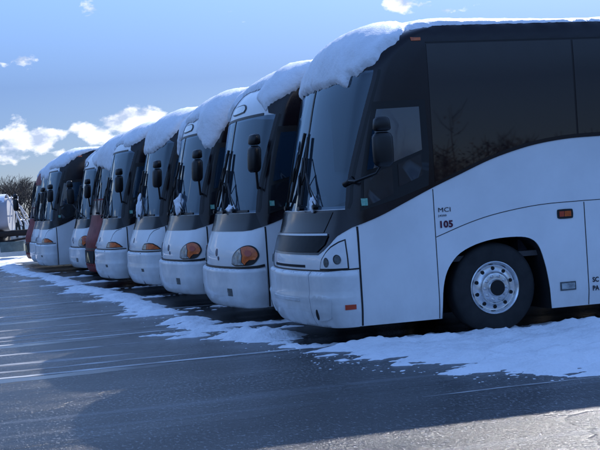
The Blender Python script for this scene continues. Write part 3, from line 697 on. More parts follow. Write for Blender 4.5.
# ------------------------------------------------------------------ the row of ten parked coaches
ROWS = [  # offset along x, across y, style, label
 (0.0, 0.0, 'new', 'nearest and largest white coach, with 105 on its flank and a thick snow cap'),
 (-.10, 3.6, 'round', 'white coach second from the front, oval amber headlights, directly behind coach 105'),
 (-.12, 7.3, 'round', 'third coach from the front, white with oval amber headlights and snow draped over its corner'),
 (-.15, 10.9, 'early', 'fourth coach from the front, white with a slanted headlight and snow down to its windshield'),
 (-.40, 14.2, 'early', 'fifth coach from the front, white, right beside the red coach with gold emblem'),
 (-.25, 17.6, 'red', 'dark red coach with black grille and gold chevron emblem, between two white coaches'),
 (-.25, 21.0, 'round', 'white coach with round amber headlight half hidden just behind the red coach with gold emblem'),
 (-.90, 24.6, 'early', 'eighth coach from the front, white, slanted headlight, its whole flank corner in view'),
 (-.80, 28.1, 'early', 'second coach from the far end, only a narrow slice seen beside the farthest red coach'),
 (-.72, 31.6, 'red', 'farthest coach of the row, dark red, beside the tank trailer')]
protos = {}
coaches = []
for i, (x, y, st, lab) in enumerate(ROWS):
    o = coach(st) if st not in protos else copy_tree(protos[st])
    protos.setdefault(st, o)
    o.location = lot(x, y); o.rotation_euler = (0, 0, YAW); tag(o, lab, 'coach bus', 'coaches parked in a row'); coaches.append(o)
c0 = coaches[0]
text_part('MCI', .072, (1.312,-1.307,1.425), M['inkblack'], c0, sx=1.25, space=1.05)
text_part('J4500', .030, (1.315,-1.307,1.375), M['inkblack'], c0, bold=.0006, sx=1.1, space=1.35)
text_part('105', .105, (1.312,-1.307,1.250), M['inkred'], c0, bold=.004, sx=1.08, space=1.05)
text_part('SC', .080, (3.205,-1.307,.485), M['inkblack'], c0, bold=.002, sx=.9)
text_part('PA', .080, (3.200,-1.307,.385), M['inkblack'], c0, bold=.002, sx=.9)

# ------------------------------------------------------------------ snow lying on the roofs
EDGE_NEW = [(.05,2.955),(.20,2.92),(.27,2.91),(.33,3.0),(.45,3.02),(.55,3.045),(.61,3.10),(.70,3.13),(.74,3.19),(.83,3.27),(.90,3.32),(.98,3.38),(1.08,3.47),(1.25,3.51),(1.45,3.55)]
EDGE_ROUND = [(.09,3.13),(.20,3.09),(.38,3.00),(.45,2.93),(.56,3.01),(.70,3.08),(.85,3.15),(1.00,3.22),(1.20,3.33),(1.40,3.42),(1.6,3.47)]
EDGE_EARLY = [(.05,2.86),(.24,2.87),(.40,2.93),(.52,2.97),(.62,3.05),(.72,3.15),(.80,3.25),(.90,3.34),(1.0,3.42),(1.2,3.48)]
EDGE_DRAPE = [(.05,2.93),(.22,2.80),(.42,2.62),(.52,2.60),(.62,2.72),(.75,2.92),(.86,3.10),(1.0,3.22),(1.2,3.34),(1.45,3.44)]
EDGE_HIGH = [(.05,3.12),(.30,3.09),(.50,3.08),(.70,3.10),(.86,3.22),(1.0,3.32),(1.25,3.44)]
EDGE_RED = [(.05,2.72),(.17,2.71),(.35,2.66),(.52,2.68),(.66,2.84),(.78,3.0),(.95,3.2),(1.15,3.38),(1.35,3.46)]
def snow_cap(edge, seed, T=.15, centre=None, brow=.05, tail_jag=.5, fine=.035):
    rng = random.Random(seed); fr = centre if centre is not None else edge[0][1]
    chain = [(x, 3.56) for x in np.arange(13.55, 4.0, -.35)]+[(x, 3.56) for x in np.arange(4.0, edge[-1][0]+.3, -.1)]+edge[::-1]
    nf = [front_xy(y, fr+(edge[0][1]-fr)*(1 if y < -.6 else 0)) for y in np.linspace(-.72, .72, 12)]
    far = [(float(mir(a, h)), h) for a, h in edge]+[(farx(x, 3.56), 3.56) for x in np.arange(edge[-1][0]+.4, 4, .15)]+[(farx(x, 3.56), 3.56) for x in np.arange(4.2, 13.5, .5)]
    base = chain+nf+far
    out = []
    for k in range(len(base)-1):
        p, q = np.array(base[k]), np.array(base[k+1]); n_ = max(1, int(np.linalg.norm(q-p)/.03)) if (p[0] < 5 and p[0] > -3.5) else 1
        for j in range(n_):
            r = p+(q-p)*j/n_; x3 = S(r[0], r[1])
            v = Vector((x3[0]*1.0+seed*7.3, x3[1], x3[2])); jag = .022*mnoise.noise(v*4)+.026*mnoise.noise(v*13)+.030*mnoise.noise(v*30)
            if r[0] > 1.2 or r[0] < -4: jag *= tail_jag
            out.append((float(r[0]), float(r[1]+jag)))
    tail = [(farx(13.55, h), h) for h in np.linspace(3.6, 4.58, 8)]+[(float(xs_of(4.6)-s), 4.6) for s in np.concatenate([np.linspace(2*(K+Y0)+11.9, 2*(K+Y0), 30), np.linspace(2*(K+Y0),0,30)[1:], np.linspace(0,-11.9,60)[1:]])]+[(13.55, h) for h in np.linspace(4.58, 3.6, 8)]
    poly = out+tail
    lipN = len(out)
    bpts = np.array(out)
    def off(V):
        # distance to the ragged border only
        V = np.asarray(V); far_ = (2*xs_of(V[:,1])-2*(K+Y0)-V[:,0]); keep = np.minimum(V[:,0], 1e9)
        d = np.full(len(V), 9.)
        segs = [(bpts[i], bpts[i+1]) for i in range(len(bpts)-1)]
        P_ = (bpts[:-1]+bpts[1:])/2
        d = nearest(V, np.concatenate([bpts, P_]))
        x3 = S(V[:,0], V[:,1]); Rd = .13
        t = np.clip(d/Rd, 0, 1); lip = np.sqrt(1-(1-t)**2)
        nz_ = np.array([.25*mnoise.noise(Vector((p[0]*.9+seed, p[1]*.9, p[2]*.9)))+.05*mnoise.noise(Vector((p[0]*5, p[1]*5+seed, p[2]*5))) for p in x3]); fz_ = np.array([.012*mnoise.noise(Vector((p[0]*17, p[1]*17, p[2]*17+seed))) for p in x3])
        lip2 = np.sqrt(1-(1-np.clip(d/.07, 0, 1))**2); ss = np.clip(d/.55, 0, 1); ss = ss*ss*(3-2*ss)
        u_ = np.clip((V[:,1]-2.95)/.35, 0, 1)*np.clip((4.3-V[:,1])/.6, 0, 1); frontness = np.clip((1.9-x3[:,0])/.9, 0, 1)
        bulk = T*(.56+brow*u_*frontness)*(1-.30*np.clip((x3[:,0]-1.4)/1.5, 0, 1))
        return .006+(.055*lip2*(1-.45*np.clip((x3[:,0]-1.2)/1.0, 0, 1))+bulk*ss)*(1+nz_)+fz_*lip2
    # chart grid finer near the front
    P0 = np.array(poly); g1 = []
    for h in np.arange(2.5, 4.6, .035):
        st_ = fine*.9; ss = np.arange(-1.6, 2*(K+Y0)+1.0, st_ if h < 3.62 else .08); g1.append(np.stack([xs_of(h)-ss, np.full(len(ss), h)], 1))
    for h in (3.53,3.55,3.575,3.60,3.63,3.67,3.72,3.80,3.92,4.1,4.3,4.5):
        ss = -np.arange(1.6, 12.0, .10 if seed == 0 else .2); g1.append(np.stack([xs_of(h)-ss, np.full(len(ss), h)], 1)); ss = 2*(K+Y0)+np.arange(1.0, 12, .35); g1.append(np.stack([xs_of(h)-ss, np.full(len(ss), h)], 1))
    pts = np.concatenate(g1)
    vs, fs = triangulate(resample(poly, .6), [], pts, .014)
    o = off(vs); nn = Nn(vs[:,0], vs[:,1]); P3 = S(vs[:,0], vs[:,1])+nn*o[:,None]
    me = mesh_of(P3.tolist(), [tuple(map(int,f)) for f in fs], 'snow_cap')
    bm = bmesh.new(); bm.from_mesh(me); bmesh.ops.remove_doubles(bm, verts=bm.verts, dist=.0015)
    bmesh.ops.recalc_face_normals(bm, faces=bm.faces); bm.to_mesh(me); bm.free()
    return me
CAPS = [(EDGE_NEW, .16, None, 'thick snow cap with ragged lip on the roof of coach 105'),
 (EDGE_ROUND, .105, 3.30, 'snow on the roof of the second coach, slid back from its white header'),
 (EDGE_DRAPE, .12, 3.16, 'snow hanging in a long lobe over the roof corner of the third coach'),
 (EDGE_EARLY, .13, 2.81, 'thick rounded snow cap reaching the windshield of the fourth coach'),
 (EDGE_HIGH, .10, 3.17, 'thin smooth snow cap on the roof of the fifth coach, above its tall windshield'),
 (EDGE_RED, .14, 2.80, 'heavy snow cap over the brow of the red coach with gold emblem'),
 (EDGE_ROUND, .08, 3.38, 'thin snow on the mostly hidden white coach behind the red one'),
 (EDGE_HIGH, .11, 3.10, 'smooth snow cap with arched edge on the eighth coach'),
 (EDGE_EARLY, .09, 2.95, 'snow on the roof of the coach next to the farthest red one'),
 (EDGE_HIGH, .05, 3.2, 'thin dusting of snow on the roof of the farthest red coach')]
for i, (ed, T, cen, lab) in enumerate(CAPS):
    me = snow_cap(ed, i, T, cen, brow=.30 if i == 0 else .06)
    o = link('roof_snow', me, M['snow']); o.location = lot(ROWS[i][0], ROWS[i][1]); o.rotation_euler = (0,0,YAW)
    tag(o, lab, 'snow cap', 'snow caps on the coach roofs')

# clumps of snow caught by the wipers
def clump(seed, k, y, h, w, hh, d, label):
    bm = bmesh.new(); bmesh.ops.create_icosphere(bm, subdivisions=4, radius=1.0)
    base = pt(*front_xy(y, h), .02)
    for v in bm.verts:
        c = v.co.copy(); n_ = 1+.35*mnoise.noise(c*1.6+Vector((seed,0,0)))+.12*mnoise.noise(c*5+Vector((0,seed,0)))
        v.co = Vector((base.x+c.x*d*n_+.12*c.z*hh, base.y+c.y*w*n_, base.z+c.z*hh*n_))
    me = bpy.data.meshes.new('clump'); bm.to_mesh(me); bm.free()
    o = link('wiper_snow', me, M['snow']); o.location = lot(ROWS[k][0], ROWS[k][1]); o.rotation_euler = (0,0,YAW); tag(o, label, 'snow clump', 'snow clumps caught on the wipers')
clump(1, 0, -.55, 1.60, .055, .10, .05, 'small clump of snow at the wiper foot of coach 105')
clump(2, 1, -.50, 1.60, .12, .06, .07, 'snow clump at the foot of the windshield of the second coach')
clump(3, 2, -.35, 1.72, .20, .17, .08, 'large snow clump on the wipers of the third coach')
clump(4, 3, -.10, 1.70, .16, .26, .08, 'tall snow clump low on the windshield of the fourth coach')

# ------------------------------------------------------------------ ground
def ground_material():
    m = bpy.data.materials.new('wet_asphalt'); m.use_nodes = True; nt = m.node_tree; b = nt.nodes['Principled BSDF']
    def nd(t, **k):
        n = nt.nodes.new(t)
        for a, v in k.items(): setattr(n, a, v)
        return n
    def mm(op, a, b_=None, c=None, clamp=False):
        n = nd('ShaderNodeMath', operation=op, use_clamp=clamp)
        for i, v in enumerate((a, b_, c)):
            if v is None: continue
            if isinstance(v, (int, float)): n.inputs[i].default_value = v
            else: nt.links.new(v, n.inputs[i])
        return n.outputs[0]
    t = nd('ShaderNodeTexCoord')
    def noise_(scale, stretch=(1,1,1), detail=5, rough=.6, loc=(0,0,0)):
        mp = nd('ShaderNodeMapping'); mp.inputs['Scale'].default_value = stretch; mp.inputs['Location'].default_value = loc; nt.links.new(t.outputs['Object'], mp.inputs[0])
        n = nd('ShaderNodeTexNoise'); n.inputs['Scale'].default_value = scale; n.inputs['Detail'].default_value = detail; n.inputs['Roughness'].default_value = rough
        nt.links.new(mp.outputs[0], n.inputs['Vector']); return n.outputs[0]
    grain = noise_(95, detail=3, rough=.7); grain2 = noise_(28, detail=4, rough=.7); patchy = noise_(.55, detail=6); streak = noise_(1.0, (.10, 1.35, 1), detail=4, rough=.55); streak2 = noise_(1.0, (.09, 1.9, 1), detail=5, rough=.6, loc=(3,7,0)); stain = noise_(2.2, (.35,1,1), detail=6)
    wet = mm('MULTIPLY', mm('SUBTRACT', mm('ADD', mm('MULTIPLY', patchy, .55), mm('MULTIPLY', streak, .6)), .50), 5.0, clamp=True)
    base = mm('ADD', mm('MULTIPLY', grain2, .010), mm('MULTIPLY', stain, .010)); base = mm('ADD', base, .002); base = mm('MULTIPLY', base, mm('MULTIPLY_ADD', wet, -.62, 1.15)); frost = mm('MULTIPLY', mm('SUBTRACT', streak2, .56), 6.0, clamp=True); base = mm('ADD', base, mm('MULTIPLY', frost, .075))
    sp = mm('MULTIPLY', mm('SUBTRACT', grain, .60), 7.0, clamp=True); base = mm('ADD', base, mm('MULTIPLY', sp, .08))
    wv = nd('ShaderNodeTexNoise'); wv.inputs['Scale'].default_value = 1.6; wv.inputs['Detail'].default_value = 5; nt.links.new(t.outputs['Object'], wv.inputs['Vector'])
    wa = nd('ShaderNodeVectorMath', operation='MULTIPLY_ADD'); nt.links.new(wv.outputs['Color'], wa.inputs[0]); wa.inputs[1].default_value = (.9,.9,0); nt.links.new(t.outputs['Object'], wa.inputs[2])
    vo = nd('ShaderNodeTexVoronoi', feature='DISTANCE_TO_EDGE'); vo.inputs['Scale'].default_value = .33; nt.links.new(wa.outputs[0], vo.inputs['Vector'])
    crack = mm('SUBTRACT', 1.0, mm('MULTIPLY', vo.outputs['Distance'], 75.0, clamp=True)); base = mm('MULTIPLY', base, mm('MULTIPLY_ADD', crack, -.8, 1.0))
    cc = nd('ShaderNodeCombineColor'); nt.links.new(base, cc.inputs[0]); nt.links.new(mm('MULTIPLY', base, 1.08), cc.inputs[1]); nt.links.new(mm('MULTIPLY', base, 1.24), cc.inputs[2])
    g3 = noise_(38, detail=3, rough=.7, stretch=(1,.42,1)); dry = noise_(.42, detail=5, loc=(9,2,0))
    amt = mm('MULTIPLY_ADD', dry, -.24, .685)          # density of pale flecks: frost grains and grit, plus painted sun glints
    gl = mm('MULTIPLY', mm('SUBTRACT', g3, amt), 9.0, clamp=True)
    mixg = nd('ShaderNodeMix', data_type='RGBA'); nt.links.new(gl, mixg.inputs[0]); nt.links.new(cc.outputs[0], mixg.inputs[6]); mixg.inputs[7].default_value = (.19,.193,.20,1)
    nt.links.new(mixg.outputs[2], b.inputs['Base Color'])
    nt.links.new(mm('MULTIPLY_ADD', wet, -.13, .26), b.inputs['Roughness'])
    b.inputs['IOR'].default_value = 1.33; b.inputs['Specular IOR Level'].default_value = .25
    g4 = noise_(60, detail=3, rough=.7, stretch=(1,.35,1)); hgt = mm('ADD', mm('MULTIPLY', grain, .3), mm('SUBTRACT', mm('MULTIPLY', g4, 1.0), mm('MULTIPLY', crack, .5)))
    bp = nd('ShaderNodeBump'); bp.inputs['Distance'].default_value = .016; nt.links.new(mm('MULTIPLY_ADD', wet, -.35, .85), bp.inputs['Strength']); nt.links.new(hgt, bp.inputs['Height']); nt.links.new(bp.outputs[0], b.inputs['Normal'])
    return m
g = MB(); g.add([(-900,-700,0),(900,-700,0),(900,1500,0),(-900,1500,0)], [(0,1,2,3)])
go = g.build('asphalt_lot', ground_material(), None, smooth=False); go.location = lot(0,0); go.rotation_euler = (0,0,YAW); tag(go, kind='structure')

# painted stall lines, worn and frosted
pm = mat('worn_line_paint', (.66,.68,.70), .5, noise_amt=.8, noise_scale=5, dirt=(.12,.12,.125), bump=.3, bump_scale=60, stretch=(.4,1.5,1))
shadem = mat('shade_paint', (.010,.010,.012), .22, noise_amt=.5, noise_scale=6, dirt=(.03,.03,.032))  # near-black colour for the shadow painted below the stall lines
def ribbon(name, pts, w, z, material, wob=.012, seed=0, jag=0.0):
    P_ = [Vector((p[0], p[1], 0)) for p in pts]; vs = []; fs = []; seg = []
    for i in range(len(P_)-1):
        n_ = max(1, int((P_[i+1]-P_[i]).length/.12))
        seg += [P_[i]+(P_[i+1]-P_[i])*k/n_ for k in range(n_)]
    seg.append(P_[-1]); n_ = len(seg)
    for i, p in enumerate(seg):
        d = (seg[min(i+1,n_-1)]-seg[max(i-1,0)]).normalized(); nrm = Vector((-d.y, d.x, 0)); e = min(1, (min(i, n_-1-i)+.3)/6)
        a = w/2*e*(1+jag*mnoise.noise(Vector((p.x*2.1, seed, 1)))); b = w/2*e*(1+jag*mnoise.noise(Vector((p.x*2.3, seed, 9)))); o_ = wob*mnoise.noise(Vector((p.x*.8, seed*3.1, 0)))
        vs.append(lot(*(p+nrm*(a+o_)).xy, z)); vs.append(lot(*(p-nrm*(b-o_)).xy, z))
    for i in range(n_-1): fs.append((2*i, 2*i+1, 2*i+3, 2*i+2))
    bmx = MB(); bmx.add(vs, fs); o = bmx.build(name, material, None, smooth=False)
    for poly in o.data.polygons:
        pass
    if o.data.polygons[0].normal.z < 0: o.data.flip_normals()
    return o
LINES = [-4.75, -.95, 2.6, 6.3, 9.9, 13.3, 16.7, 20.1, 23.6, 27.2, 30.7]
for i, y in enumerate(LINES):
    x0 = -9.5 if i else -.45
    o = ribbon('parking_line', [(x0, y-.12), (-1.7, y), (9, y+.02)] if i else [(-.45,-4.99),(.4,-4.97),(1.15,-4.99)], .12 if i else .05, .0022, pm, seed=i, jag=.25 if i else .8); tag(o, kind='structure')
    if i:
        o = ribbon('painted_shade', [(x0, y-.30), (-3.2, y-.26), (-1.5, y-.20)], .30, .001, shadem, seed=i+20, wob=.03, jag=.5); tag(o, kind='structure')  # dark strip below the line: shadow painted onto the asphalt

fm = mat('frost_streak', (.40,.41,.43), .5, noise_amt=.9, noise_scale=3.2, dirt=(.018,.018,.02), bump=.4, bump_scale=50, stretch=(.35,1.6,1))
for i, y in enumerate(LINES[1:]):
    for k, (dy, w) in enumerate(((1.15,.22),(2.25,.16),(.55,.12))):
        o = ribbon('frost_streak', [(-9.5, y+dy-.15), (-4, y+dy-.04), (-1.9+.3*k, y+dy)], w, .0012, fm, seed=50+i*3+k, wob=.12, jag=.9); tag(o, kind='structure')
# ------------------------------------------------------------------ snow left on the ground
def fbm(x, y, s, o=4, seed=0.):
    v = 0; a = 1; tot_ = 0
    for k in range(o):
        v += a*mnoise.noise(Vector((x*s, y*s, seed+k*3.7))); tot_ += a; a *= .55; s *= 2.1
    return v/tot_
XC = np.array([(-6,.2),(-1.2,-.35),(.2,-.30),(1.6,-.55),(2.6,-.75),(4.2,-.62),(5.8,-.75),(8.5,-.72),(10.8,-.68),(13.5,-1.0),(17,-1.0),(21,-1.05),(24,-1.5),(28,-1.6),(33,-1.5)])
EDGE_NEAR = np.array([(-5.15,1.07),(-4.48,.48),(-4.01,.11),(-3.57,-.11),(-2.83,-.25),(-2.17,-.34),(-1.52,-.47),(-.85,-.57),(-.3,-.45)])
def snow_h(x, y):
    # plough ridge in front of the noses
    xc = float(np.interp(y, XC[:,0], XC[:,1])); k = 1.0
    w = .36+.16*mnoise.noise(Vector((0, y*.7, 4)))
    cut = 1.0
    h = (.085+.10*mnoise.noise(Vector((1, y*.75, 2))))*math.exp(-((x-xc)/w)**2) if y > -.6 else 0
    if y > -.6: h *= min(1, (y+.6)/.4)
    # tongues of snow on the stall lines between the coaches
    for yl, xa, xb in ((2.35,-1.3,3),(1.5,-1.45,.2),(2.0,-1.6,.4),(5.9,-1.5,3),(5.2,-1.6,0),(9.5,-1.6,3),(12.9,-1.7,3),(16.3,-1.8,3),(19.7,-2.2,3),(23,-2.3,3)):
        if abs(y-yl) < .8:
            e = 1/(1+math.exp(-(x-xa)/.12)) * 1/(1+math.exp((x-xb)/.3)); h = max(h, .06*e*math.exp(-((y-yl)/.22)**2)+.0)
    # blanket along the flank of the nearest coach
    if y < -.2:
        ex_ = float(np.interp(y, EDGE_NEAR[:,0], EDGE_NEAR[:,1])) if y > -5.15 else 1.07+(-5.15-y)*4.5
        d = (x-ex_)*.93; d2 = (-.62+.12*mnoise.noise(Vector((x*.9, 0, 3)))-y) if x > -.25 else 9
        if x > -.25: d = min(d, d2*1.0)
        h = max(h, .075*max(-.6, min(1, d/.9))+ (.02 if d > 0 else 0))
    return h
def snow_field(name, x0, x1, y0, y1, dx, dy, material, hf, thr=.048, amp=.12):
    xs_ = np.arange(x0, x1, dx); ys_ = np.arange(y0, y1, dy); H = np.zeros((len(xs_), len(ys_)))
    for i, x in enumerate(xs_):
        for j, y in enumerate(ys_):
            b = hf(x, y)
            if b > .004: H[i,j] = b-thr+amp*fbm(x*.55, y*1.25, 2.6, 5)*(.6+min(1,b*6))+.014*mnoise.noise(Vector((x*16, y*16, 0)))+.022*mnoise.noise(Vector((x*6, y*6, 5)))
            else: H[i,j] = -.05
    idx = -np.ones(H.shape, int); vs = []; fs = []
    for i in range(len(xs_)-1):
        for j in range(len(ys_)-1):
            if max(H[i,j],H[i+1,j],H[i,j+1],H[i+1,j+1]) > 0:
                f = []
                for a, b in ((i,j),(i+1,j),(i+1,j+1),(i,j+1)):
                    if idx[a,b] < 0: idx[a,b] = len(vs); vs.append(lot(xs_[a], ys_[b], float(H[a,b])))
                    f.append(idx[a,b])
                fs.append(tuple(f))
    o = link(name, mesh_of(vs, fs), material); tag(o, kind='stuff'); return o
o = snow_field('ground_snow', -2.6, 9, -6.2, 3.2, .035, .04, M['gsnow'], snow_h); tag(o, 'blue-white broken snow along the flank of coach 105', 'snow')
o = snow_field('ground_snow', -2.8, 3.0, 3.2, 14, .04, .06, M['gsnow'], snow_h); tag(o, 'ridge of broken snow before the middle coaches', 'snow')
o = snow_field('ground_snow', -3.2, 2.0, 14, 34, .07, .12, M['gsnow'], snow_h); tag(o, 'far end of the snow ridge before the smallest coaches', 'snow')
rc = random.Random(9); cb = MB()      # loose crumbs along the melting edge
def crumb(x, y, r):
    c = lot(x, y, r*.25); k = 5; a0 = rc.uniform(0, 6)
    vs = [c+Vector((math.cos(a0+t*2*math.pi/k)*r*rc.uniform(.6,1.5), math.sin(a0+t*2*math.pi/k)*r*rc.uniform(.6,1.5), -r*.2)) for t in range(k)]+[c+Vector((rc.uniform(-.4,.4)*r,rc.uniform(-.4,.4)*r,r*.12))]
    cb.add(vs, [(t, (t+1) % k, k) for t in range(k)])
for _ in range(120):
    t = rc.random(); y = -.4-5.6*t; ex_ = float(np.interp(y, EDGE_NEAR[:,0], EDGE_NEAR[:,1])) if y > -5.15 else 1.07+(-5.15-y)*4.5
    crumb(ex_+rc.gauss(.02,.17), y, rc.uniform(.004,.018))
for _ in range(90):
    y = rc.uniform(0, 14); crumb(float(np.interp(y, XC[:,0], XC[:,1]))-abs(rc.gauss(.35,.28)), y, rc.uniform(.006,.020))
o = cb.build('snow_crumbs', M['gsnow'], None, smooth=False); tag(o, 'loose crumbs of snow along the melting edge', 'snow', kind='stuff')
def far_snow(x, y):
    return .10*max(0, 1-((x+6.0)/8.0)**2)*max(0, 1-((y-38.5)/4.2)**2)+.02 if abs(y-38.5) < 4.2 and abs(x+6) < 8 else 0
o = snow_field('snow_bank', -14, 3, 34.0, 43, .25, .25, M['gsnow'], far_snow, thr=.02, amp=.03); tag(o, 'sunlit strip of snow on the ground at the tank trailer', 'snow')

# ------------------------------------------------------------------ tank trailer at the far left
tk = empty('tank_trailer', (-12.35, 53.0, 0), math.radians(4)); tag(tk, 'pale tank trailer with dark chassis, cut by the left edge of the photo', 'trailer')
tm = mat('dull_aluminium', (.34,.36,.40), .62, metal=0, noise_amt=.6, noise_scale=1.5, dirt=(.30,.32,.36)); wm_ = mat('white_frame_paint', (.72,.74,.76), .5, noise_amt=.3, noise_scale=5); gm = mat('grey_green_box', (.13,.18,.17), .6, noise_amt=.4, noise_scale=4)
t = MB(); vs = []; fs = []; nx = 10; k = 24
for i in range(nx):
    f_ = i/(nx-1); x = -9+f_*9.35; sc = 1 if 0 < i < nx-1 else .86
    for q in range(k):
        a = 2*math.pi*q/k; ca, sa = math.cos(a), math.sin(a); vs.append((x, 1.2*sc*math.copysign(abs(ca)**.6, ca), 1.86+.78*sc*math.copysign(abs(sa)**.6, sa)))
for i in range(nx-1):
    for q in range(k): fs.append((i*k+q, i*k+(q+1) % k, (i+1)*k+(q+1) % k, (i+1)*k+q))
fs.append(tuple(range(k))); fs.append(tuple((nx-1)*k+q for q in range(k))[::-1]); t.add(vs, fs); t.build('tank', tm, tk)
for xh in (-.05,-.32,-2.2,-4.4):
    h_ = MB(); h_.tube([(xh, 1.235*math.cos(a), 1.86+.81*math.sin(a)) for a in np.linspace(-2.6,-.0,3).tolist()+np.linspace(.2,math.pi+.2,14).tolist()], .035, 6); h_.build('hoop', M['frame'], tk)
s_ = MB(); vs = []; fs = []
for i in range(12):
    for q in range(9):
        a = math.pi*(.22+.56*q/8); e = math.sin(math.pi*q/8)**.5; vs.append((-9+i*.84, 1.21*math.cos(a), 1.86+(.79+.07*e)*math.sin(a)+.02*math.sin(i*3+q)*e))
for i in range(11):
    for q in range(8): fs.append((i*9+q, i*9+q+1, (i+1)*9+q+1, (i+1)*9+q))
s_.add(vs, fs); so = s_.build('roof_snow', M['snow'], None); so.location = tk.location; so.rotation_euler = tk.rotation_euler; tag(so, 'flat layer of snow along the top of the pale tank trailer', 'snow cap')
f_ = MB()
for y in (-.9,.9):
    f_.tube([(.38,y,2.62),(.62,y,2.1),(.90,y,1.35)], .035, 6); f_.tube([(.40,y,1.5),(.55,y,2.6)], .025, 6); f_.tube([(.62,y,2.2),(1.1,y,1.35)], .03, 6)
for z in (1.6,2.1,2.55): f_.tube([(.87-(z-1.4)*.40,-.9,z),(.87-(z-1.4)*.40,.9,z)], .022, 6)
f_.build('ladder_frame', wm_, tk)
c = MB(); c.box((-9,-1.1,.95),(1.25,-.85,1.18)); c.box((-9,.85,.95),(1.25,1.1,1.18))
for x in (-8,-6,-4,-2,0,1.1): c.box((x,-.85,.97),(x+.12,.85,1.15))
c.tube([(1.2,-1.1,.55),(1.2,1.1,.55)], .05, 6); c.box((-.6,-1.05,.55),(.1,1.05,.94)); c.tube([(-.2,-1.15,.7),(1.2,-1.15,.85)], .05, 6)
c.build('chassis', M['chassis'], tk)
b = MB(); b.box((.0,-1.22,.32),(.95,-.75,.74), .02); b.build('toolbox', gm, tk)
for x in (-1.0,-2.2):
    for s in (-1,1):
        w_ = MB(); w_.lathe_y([(.28,0),(.48,.01),(.52,-.04),(.52,-.26),(.3,-.28)], (x, s*1.15, .52), 24, s); ww = w_.build('wheel', M['tyre'], tk)
        w_ = MB(); w_.lathe_y([(.28,.0),(.2,-.05),(.12,-.01),(0,0)], (x, s*1.15, .52), 20, s); w_.build('rim', M['rim'], ww)
for px_, yy, r in ((-.15,-.95,.22),(.35,-.9,.16),(.75,-.9,.2)):
    pass

# ------------------------------------------------------------------ bare winter trees
bark = mat('grey_bark', (.085,.075,.068), .9, noise_amt=.5, noise_scale=6)
def bare_tree_meshes(seed, H_=8.0, top=6.7):
    rng = random.Random(seed); trunk = MB(); crown = MB()
    def grow(p, d, ln, r, lv):
        mid = p+d*ln*.5+Vector((rng.uniform(-1,1),rng.uniform(-1,1),rng.uniform(-.5,1)))*ln*.07; q = p+d*ln+Vector((rng.uniform(-1,1),rng.uniform(-1,1),rng.uniform(-.2,1)))*ln*.08
        (trunk if lv == 0 else crown).tube([p, mid, q], [r, r*.85, r*.68], 7 if lv == 0 else (4 if lv < 3 else 3), cap=False)
        if lv >= 5: return
        nb = rng.choice((3,4,4)) if lv < 4 else 4
        for k in range(nb):
            a = rng.uniform(0, 2*math.pi); sp = rng.uniform(.35,.85) if lv else rng.uniform(.3,.6)
            dd = (d*math.cos(sp)+Vector((math.cos(a),math.sin(a),rng.uniform(-.1,.45)))*math.sin(sp)).normalized()
            st = q if k < 2 else p+(q-p)*rng.uniform(.45,.95)
            grow(st, dd, ln*rng.uniform(.58,.80), max(r*.55, .011), lv+1)
    grow(Vector((0,0,0)), Vector((rng.uniform(-.05,.05),rng.uniform(-.05,.05),1)).normalized(), H_*.26, H_*.019, 0)
    k_ = top/max(v[2] for v in crown.v); sc_ = lambda vv: [(a*k_, b*k_, c*k_) for a, b, c in vv]
    return mesh_of(sc_(trunk.v), trunk.f), mesh_of(sc_(crown.v), crown.f)
variants = [bare_tree_meshes(s, 8) for s in (3, 8, 21)]
rng = random.Random(5)
def tree(x, y, sc, var, label, group, rz):
    o = empty('bare_tree', (x, y, 0), rz); o.scale = (sc, sc, sc); tag(o, label, 'tree', group)
    link('trunk', variants[var][0], bark, o); link('crown', variants[var][1], bark, o); return o
LEFT = [(-7,118,.92,0,'bare grey tree on the skyline, outermost left and cut by the photo edge'),(2,126,.98,1,'bare grey tree on the skyline above the pale tank trailer roof'),(9,115,.84,2,'low dense bare tree on the skyline above the right end of the tank trailer'),(16,124,.92,1,'bare tree on the skyline between the tank trailer and the far red coach'),
        (23,117,.80,0,'bare tree on the skyline touching the outline of the farthest red coach'),(31,128,.85,2,'bare tree largely hidden behind the farthest red coach')]
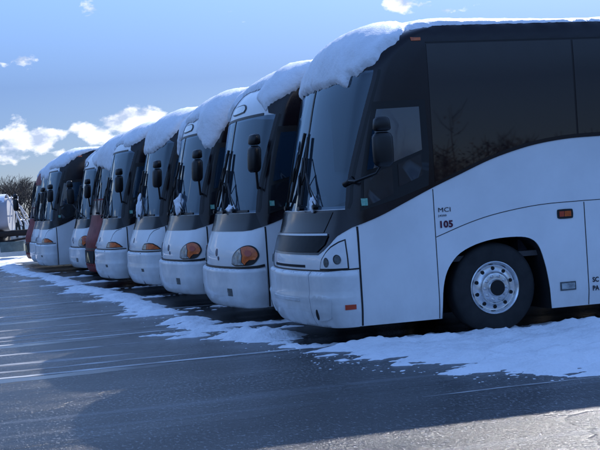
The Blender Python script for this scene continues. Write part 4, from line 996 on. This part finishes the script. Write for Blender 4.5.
for px_, D, sc, v_, lab in LEFT:
    tree((px_-292)/1270.2*D, D, sc*.95, v_, lab, 'bare trees on the left skyline', rng.uniform(0,6))
# a wood beyond the lot, low on the horizon, and one across the lot behind the camera (it shows in the coach windows)
def wood(name, spots, seed, hmin, hmax, dens, label, big=1.6, tuft=0):
    r_ = random.Random(seed); b = MB()
    for (x, y) in spots:
        hgt = r_.uniform(hmin, hmax)*(big if r_.random() < .12 else 1); b.tube([(x,y,0),(x+r_.uniform(-.3,.3),y,hgt*.55),(x+r_.uniform(-.6,.6),y,hgt)], [.16,.10,.03], 4, cap=False)
        for k in range(dens):
            z = hgt*r_.uniform(.2,.9); a = r_.uniform(0,6.28); ln = hgt*r_.uniform(.15,.38)*(1.1-z/hgt*.6)
            b.tube([(x,y,z),(x+math.cos(a)*ln*.6,y+math.sin(a)*ln*.6,z+ln*.4),(x+math.cos(a)*ln,y+math.sin(a)*ln,z+ln*.9)], [.06,.045,.02], 3, cap=False)
        for k in range(tuft):
            a = r_.uniform(0,6.28); rr = hgt*.36*r_.random()**.5; z = hgt*(.12+.86*r_.random()*(1-(rr/(hgt*.36))**2*.5)); c = (x+math.cos(a)*rr, y+math.sin(a)*rr, z); s1 = r_.uniform(.12,.38)
            b.add([(c[0]+r_.uniform(-1,1)*s1,c[1]+r_.uniform(-1,1)*s1,c[2]+r_.uniform(-1,1)*s1) for _ in range(3)], [(0,1,2)])
    o = b.build(name, bark, None, smooth=False); tag(o, label, 'wood', kind='stuff'); return o
r2 = random.Random(11)
wood('far_wood', [(-72+r2.uniform(0,100), 150+r2.uniform(0,14)) for _ in range(120)], 3, 4.5, 6.2, 16, 'low grey bare wood along the left horizon', big=1.0, tuft=50)
sp = []
for _ in range(420):
    a = math.radians(r2.uniform(120, 262)); d = 105+r2.uniform(0,16); sp.append((math.sin(a)*d, math.cos(a)*d))
wood('wood_across_lot', sp, 4, 6.4, 8.4, 14, 'bare wood across the lot, mirrored in the coach windows', big=1.5, tuft=130)
